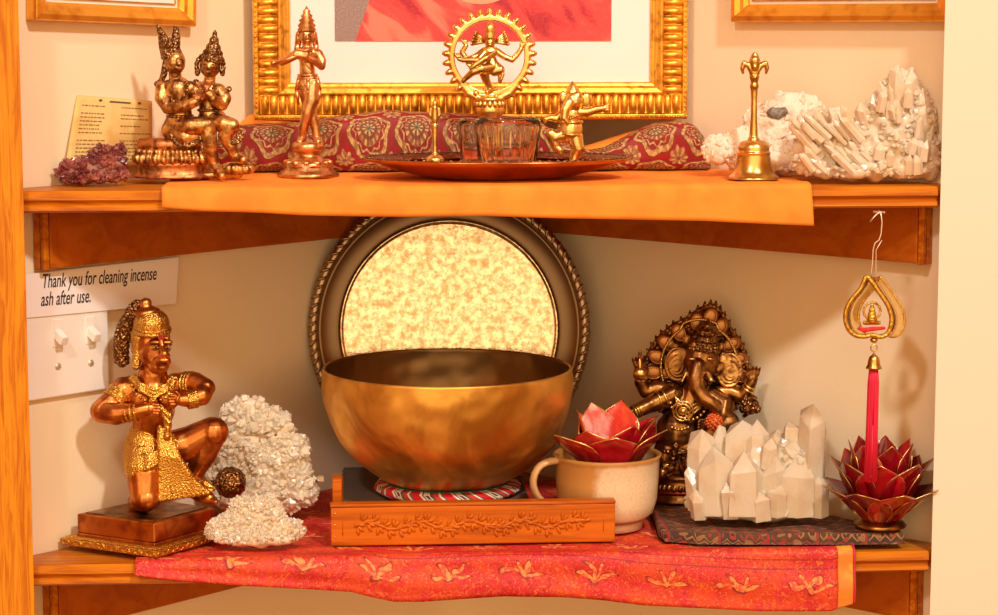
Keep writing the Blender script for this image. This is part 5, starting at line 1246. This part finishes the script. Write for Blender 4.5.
# ------------------------------------------------------------------ seated couple
def couple():
    f = Fig('seated_couple_statue', 172, 184, H, on_y(172, 184, .068)); f.root.location.z = f.base.z = H+.0052; p = f.p
    tag(f.root, 'aged bronze statue of two crowned figures seated side by side on a lotus throne', 'statue')
    g = G(); b = p(172, 184, 26); b.z = 0
    g.lathe([(.1, 0), (40, 0), (40, 2), (36, 4), (35, 12), (37, 14), (34, 16)], b, seg=48, sy=.62)
    th = f.add('throne_base', g, OLDCU, label='copper coloured throne base')
    g = G(); g.lathe([(.1, 14), (34, 14), (37, 20), (35, 27), (32, 30), (.1, 31)], b, seg=48, sy=.62)
    for i in range(26):
        q = 2*pi*i/26; d = Vector((cos(q), sin(q)*.62, 0)); g.sphere(b+d*36+Vector((0, 0, 19)), 4.6, 5.4, 3, Matrix.Rotation(q, 3, 'Z'), 10, 7); g.sphere(b+d*34+Vector((0, 0, 26)), 3.8, 4, 3, Matrix.Rotation(q+.12, 3, 'Z'), 10, 7)
    f.add('lotus_petals', g, OLDB, th, vox=.9, smooth=1)
    g = G(); g.lathe([(.1, 29), (32, 29), (33, 33), (31, 39), (.1, 40)], b+Vector((-2, 0, 0)), seg=40, sy=.6); f.add('seat_cushion', g, OLDCU, th)
    g = G(); g.lathe([(.1, 0), (15, 0), (16, 4), (14, 9), (10, 12), (.1, 12)], p(238, 168, 22)-Vector((0, 0, 6)), seg=26, sy=.6)
    for i in range(14): q = 2*pi*i/14; g.sphere(p(238, 168, 22)+Vector((14*cos(q), 8.5*sin(q), -1)), 3.6, 4.4, 2, None, 8, 6)
    g.chain([p(205, 176, 22), p(238, 174, 22)], [5, 5]); f.add('side_lotus', g, OLDB, th, vox=.8, smooth=1)
    # left figure
    g = G()
    g.sphere(p(180, 125, 20), 15, 12, 12); g.chain([p(180, 120, 20), p(180, 104, 20), p(178, 90, 20)], [11.5, 9.5, 12.5], 14); g.sphere(p(177, 88, 20), 16, 8.5, 9)
    g.chain([p(176, 82, 20), p(175, 74, 18)], [5.5, 5]); g.sphere(p(175, 62, 17), 9.2, 11.5, 9.5); g.chain([p(178, 60, 8.5), p(179, 64, 7)], [1.1, 1.7]); g.sphere(p(178, 68, 9.5), 3, 1.3, 1.6)
    g.chain([p(163, 88, 20), p(162, 98, 16), p(168, 107, 11)], [6.4, 6, 5.4]); g.chain([p(168, 108, 11), p(183, 107, 3), p(195, 102, 0)], [5.2, 4.6, 3.6])
    g.chain([p(190, 88, 20), p(199, 94, 22)], [6, 5])
    g.chain([p(174, 128, 20), p(190, 126, 8), p(208, 125, 6)], [10, 8.4, 7.2], 14); g.chain([p(208, 126, 6), p(210, 145, 6), p(214, 163, 8)], [7, 6.2, 4], 14); g.chain([p(214, 165, 8), p(219, 172, 2), p(222, 176, -3)], [4.2, 4, 3])
    g.chain([p(172, 130, 20), p(185, 137, 10), p(200, 136, 12)], [9.5, 7.6, 5])
    # right figure
    g.sphere(p(212, 118, 22), 13, 10, 11); g.chain([p(210, 114, 22), p(208, 103, 22), p(208, 92, 22)], [9.8, 8, 10.5], 14); g.sphere(p(208, 90, 22), 13.5, 7.5, 8)
    g.chain([p(209, 84, 21), p(210, 77, 20)], [4.6, 4.4]); g.sphere(p(210, 66, 18), 9.2, 10.5, 9.2); g.chain([p(209, 64, 9.6), p(208.6, 68, 8.6)], [1, 1.6]); g.sphere(p(208.6, 71.5, 10), 2.8, 1.2, 1.6)
    g.chain([p(219, 90, 22), p(225, 98, 18), p(222, 105, 14)], [5.4, 5.2, 4.6]); g.chain([p(222, 105, 14), p(213, 99, 6), p(207, 92, 4)], [4.4, 3.8, 3])
    g.chain([p(197, 92, 20), p(196, 101, 14), p(202, 95, 4)], [5, 4.2, 3])
    g.chain([p(210, 120, 20), p(224, 124, 10), p(232, 126, 8)], [9, 7.6, 6.6], 14); g.chain([p(230, 127, 8), p(225, 136, 9), p(236, 156, 12)], [6.4, 6, 4], 14); g.chain([p(236, 157, 12), p(243, 160, 6)], [4, 3])
    body = f.add('figures', g, OLDB, None, vox=.8, smooth=2, grow=1.5)
    # faces
    g = G(); 
    for (u0, w, dd) in ((176.5, 1, 6.2), (209, 0, 7.4)):
        v0 = 60 if w else 65
        for sx in (-1, 1):
            cu_ = u0+sx*3.4+w*.8; g.tube([p(cu_-2, v0+.3, dd+1.6), p(cu_, v0-.8, dd+.6), p(cu_+2, v0+.3, dd+1.6)], .55, 5); g.tube([p(cu_-1.8, v0+2.4, dd+1.8), p(cu_, v0+2.9, dd+.9), p(cu_+1.8, v0+2.4, dd+1.8)], .55, 5)
        g.tube([p(u0-1.8, v0+8.3, dd+1.4), p(u0, v0+8.8, dd+.4), p(u0+1.8, v0+8.3, dd+1.4)], .5, 5)
    f.add('brow_and_eye_lines', g, DKL, body, 'dark engraved brows, eyes and mouths')
    # hands
    for (u, v, d, sx) in ((197, 100, -1, 1), (206, 90, 2, 1), (202, 92, 2, -1)):
        g = G(); g.sphere(p(u, v, d), 4, 4, 3)
        for k in range(4): g.chain([p(u+sx*1-1.8+k*1.5, v-3, d), p(u+sx*2.4-2.6+k*2, v-7.4, d-.8), p(u+sx*3-2.6+k*2.1, v-10, d-1)], [1.3, 1.15, .9], 7)
        g.chain([p(u-sx*2.5, v, d-1.5), p(u-sx*3, v-4.5, d-2.6)], [1.4, 1.1], 7)
        f.add('hand', g, OLDCU, body, vox=.6, smooth=1)
    # crowns
    g = G(); g.lathe([(9.8, -2), (11, 0), (10.5, 3), (9.5, 6), (8.6, 9), (6.5, 12), (5, 14)], p(172, 57, 19), (-.1, 0, 1), 22, wave=lambda a_, z: 1+.06*sin(a_*8))
    g.chain([p(169, 48, 18), p(165, 40, 18), p(160, 31, 18), p(157, 25, 18)], [6, 4.5, 3.4, 1.2], 10); g.chain([p(175, 47, 18), p(176, 38, 18), p(176, 29, 18), p(174, 26, 18)], [5.5, 4.6, 3.2, 1], 10)
    g.chain([p(164, 56, 20), p(161, 46, 20), p(159, 36, 20)], [3.5, 2.6, 1.2], 8); g.chain([p(170, 45, 13), p(170, 38, 13)], [4, 1.2], 8)
    g.chain([p(166, 62, 22), p(164, 74, 22), p(160, 84, 22)], [3.6, 3.6, 2.6])
    f.add('horned_crown', g, OLDB_O, body, 'crown with two tall upswept horns', vox=.75, smooth=1)
    g = G(); g.lathe([(10.5, -2), (12.5, 0), (12.5, 4), (9.8, 7), (10.2, 10), (7.4, 13), (7.4, 16), (4.8, 19), (4.8, 23), (2.4, 26), (2.6, 29), (.1, 33)], p(212, 62, 20), (.12, 0, 1), 24, wave=lambda a_, z: 1+.05*sin(a_*9))
    for k in range(13): q = -.5+ (pi+1)*k/12; g.sphere(p(210-13.5*cos(q), 66-12.5*sin(q), 20), 2.8, seg=8, rings=6)
    for sx in (-1, 1): g.sphere(p(210+sx*12.5, 72, 18), 3, 4.6, 2.6)
    f.add('halo_crown', g, OLDB_O, body, 'pointed tiered crown framed by a curl of flames', vox=.75, smooth=1)
    # drapery and ornaments
    g = G(); g.tube([p(164, 84, 16), p(172, 100, 9), p(182, 108, 9)], 1.6, 6); g.tube([p(188, 84, 16), p(184, 96, 9), p(176, 104, 9)], 1.6, 6)
    for (u, v, d, r_) in ((160, 87, 20, 4.5), (161, 82, 22, 3.8), (157, 84, 22, 3.2), (196, 83, 24, 4), (226, 92, 20, 3.6), (229, 89, 22, 3), (187, 84, 14, 3.4)): g.sphere(p(u, v, d), r_)
    for rr in (9, 12.5): g.tube([p(187-rr*cos(q)*1.25, 134+rr*sin(q), 4+3*abs(cos(q))) for q in np.linspace(-.1, pi+.1, 16)], 2.1, 7)
    for rr in (7, 10): g.tube([p(232-rr*cos(q)*1.1, 134+rr*sin(q), 5+3*abs(cos(q))) for q in np.linspace(-.1, pi+.1, 14)], 1.8, 7)
    for k in range(9): g.sphere(p(172+k*1.9, 90+5*sin(pi*k/8), 9.5), 1.5, seg=6, rings=4)
    for k in range(9): g.sphere(p(201+k*1.8, 86+4*sin(pi*k/8), 13), 1.4, seg=6, rings=4)
    g.torus(p(180, 116, 20), 12.6, 1.8, (0, 0, 1), 28, 6); g.torus(p(209, 110, 22), 10.8, 1.6, (0, 0, 1), 28, 6)
    f.add('drapery', g, OLDB_O, body, vox=.75, smooth=1)
couple()

# ------------------------------------------------------------------ hanging ornament
def pendant():
    yp = -.026; hook = on_y(879, 213, yp)
    r = empty('hanging_ornament', hook, -YAW); s_ = (hook-CAM).dot(FW)/F
    tag(r, 'golden leaf-shaped hanging ornament with a small bell and a long red tassel at the right', 'ornament')
    def p(u, v, d=0):
        q = on_plane(u, v, hook+HD*(d*s_), HD)-hook; return Vector((q.dot(RT), q.dot(HD), q.z))/s_
    def add(name, g, m, par=None, label=None, smooth=True): return link(name, g.mesh(name, s_), m, par or r, label, smooth)
    g = G(); g.tube([p(879, 211, 27), p(879, 211, 3), p(881, 214, 0), p(882, 222, 0), p(881, 234, 0), p(879, 240, 0), p(875, 243, 0), p(873, 250, 0), p(872.5, 262, 0), p(871, 273, 0), p(872, 277, 0)], .75, 6)
    g.tube([p(882, 240, 0), p(876, 250, 0), p(876, 262, 0), p(876, 272, 0), p(874, 276, 0)], .5, 6)
    add('hook_wire', g, mat('pale_wire', (.85, .68, .5), .35, .8), label='thin pale wire loop')
    g = G(); g.chain([p(874, 212, 8), p(884, 212.5, 4)], [1.2, 1.2], 8); g.tube([p(870, 222, 0), p(874, 217, 0), p(878, 213, 1), p(884, 212, 2)], .8, 6); add('wire_knot', g, mat('pale_wire2', (.85, .68, .5), .35, .8))
    out = [(867, 277), (861, 288), (852, 299), (846.5, 309), (845.5, 320), (849, 330), (856, 335.5), (865, 336.5), (872, 335), (880, 337), (887, 334), (891, 325), (891, 315), (887, 304), (878, 291)]
    def smooth_loop(pts, n=5):
        o = []; m = len(pts)
        for i in range(m):
            a, b, c, d = [pts[(i+k-1) % m] for k in range(4)]
            for k in range(n):
                t = k/n
                o.append(tuple(.5*((2*b[q])+(-a[q]+c[q])*t+(2*a[q]-5*b[q]+4*c[q]-d[q])*t*t+(-a[q]+3*b[q]-3*c[q]+d[q])*t**3) for q in (0, 1)))
        return o
    lp = smooth_loop(out); lp[0] = out[0]
    F1 = [p(u, v, -5) for u, v in lp]; dx = p(880, 300, 9)-p(867, 300, -5); B1 = [q+dx for q in F1]
    GLD = mat('glitter_gold', (.95, .6, .12), .35, 1, fn=lambda: dict(col=mix(ss(vor(900), .1, .6), (1, .74, .16), (.72, .38, .04)), bump=(nz(900, 2), .8, .001)))
    g = G(); g.tube(F1, 2.3, 8, closed=True)
    for i in range(0, len(F1), 3): g.sphere(F1[i]+Vector((0, -2, 0)), 1.2, seg=6, rings=4)
    add('front_rim', g, GLD, label='front gold leaf-shaped rim')
    g = G(); g.tube(B1, 1.5, 8, closed=True); add('rear_rim', g, GLD, label='rear gold leaf-shaped rim')
    n = len(F1); me = bpy.data.meshes.new('s'); me.from_pydata([q*s_ for q in F1+B1], [], [(i, (i+1) % n, n+(i+1) % n, n+i) for i in range(n)]); me.update()
    o = link('side_band', me, mat('amber_plastic', (1, .80, .45), .05, 0, **{'Transmission Weight': 1.0, 'IOR': 1.2}), r, 'translucent amber band joining the rims'); thick(o, .0004, 0)
    g = G(); c = p(872, 311, 2); g.torus(c, 8.4, 1.1, (0, 1, 0), 26, 6); g.sphere(c+Vector((0, 0, 1)), 3.2, 4.0, 2.6); g.chain([c+Vector((0, 0, 4)), c+Vector((0, 0, 9.5))], [2, .6]); g.chain([c+Vector((0, 0, -3)), c+Vector((0, 0, -9))], [4, 5.2]); g.chain([c+Vector((-7, 0, -12)), c+Vector((7, 0, -12))], [2.2, 2.2])
    for k in range(12): q = 2*pi*k/12; g.sphere(c+Vector((8.4*cos(q), 0, 8.4*sin(q))), 1.5, seg=6, rings=4)
    add('seated_figure', g, GLD, label='tiny seated golden figure inside the leaf')
    g = G(); g.chain([p(859, 328.5, -2), p(864, 330, -4), p(872, 329, -4), p(884, 328, -2)], [1.7, 2.4, 2.4, 1.6], 8); add('red_strip', g, mat('red_felt', (.75, .03, .03), .7), label='red strip under the figure')
    g = G(); g.sphere(p(874, 340, 0), 3.9, 3.2, 3.9); add('bead', g, BRASS)
    g = G(); g.torus(p(874, 348, 0), 3.2, .8, (0, 1, 0), 20, 6); add('ring', g, BRASS)
    c = p(873.7, 368.5, 0); g = G(); g.lathe([(6.6, 0), (8.2, 0), (7.8, 1.5), (6.4, 4), (5.6, 9), (4.6, 12), (2.4, 13.6), (1.2, 15), (.01, 17)], c, seg=30); add('small_bell', g, BRASS)
    TAS = mat('red_tassel_thread', (.72, .012, .05), .6); g = G(); rn = random.Random(1)
    for k in range(170):
        q = rn.uniform(0, 2*pi); rr = 5.6*sqrt(rn.random()); x = rr*cos(q); y = rr*sin(q)
        bt = p(870.5, 480, 0)-p(873.7, 368, 0)
        g.tube([c+Vector((x*.7, y*.7, 1)), c+Vector((x*.95, y*.95, -14)), c+Vector((x+bt.x*.5, y, bt.z*.5)), c+Vector((x*1.12+bt.x, y*1.12, bt.z+rn.uniform(-1.5, 1.5)))], .68, 5)
    g.chain([c+Vector((0, 0, -1)), c+Vector((bt.x*.5, 0, bt.z*.5)), c+Vector((bt.x, 0, bt.z+6))], [4, 4.8, 5.2], 12)
    o = add('tassel', g, TAS, label='long red thread tassel'); 
pendant()
# ------------------------------------------------------------------ light
w = bpy.data.worlds.new('room'); SC.world = w; w.use_nodes = True; nt = w.node_tree; bg = nt.nodes['Background']
X.nt = nt; X.tc = nt.nodes.new('ShaderNodeTexCoord')
x, y, z = xyz(X(X.tc.outputs['Generated']))
front = ss(y*-1.0, -.1, .9); up = ss(z, -.35, .15)
win = ss(y*-1.0, .74, .90)*ss(z, -.32, -.12)*ss(z*-1.0, -.60, -.46)
c = mix(front*up, (.38, .10, .004), (.82, .265, .02)); c = mix(win, c, (1.9, 1.35, .75))
nt.links.new(c.k, bg.inputs[0]); bg.inputs[1].default_value = .85
def area(name, loc, tgt, size, power, col):
    l = bpy.data.lights.new(name, 'AREA'); l.size = size; l.energy = power; l.color = col; l.shape = 'DISK'
    o = bpy.data.objects.new(name, l); COL.objects.link(o); o.location = loc
    o.rotation_euler = (Vector(tgt)-Vector(loc)).to_track_quat('-Z', 'Y').to_euler(); return o
area('ceiling_lamp', (1.05, -2.3, 2.7), (0, .15, .2), .25, 58, (1, .96, .93))
area('room_lamp', (-1.0, -2.3, 2.3), (.1, .15, .2), .25, 23, (1, .96, .93))
SC.view_settings.view_transform = 'Standard'; SC.view_settings.look = 'None'; SC.view_settings.gamma = 1; SC.view_settings.use_curve_mapping = False
SC.view_settings.exposure = .35
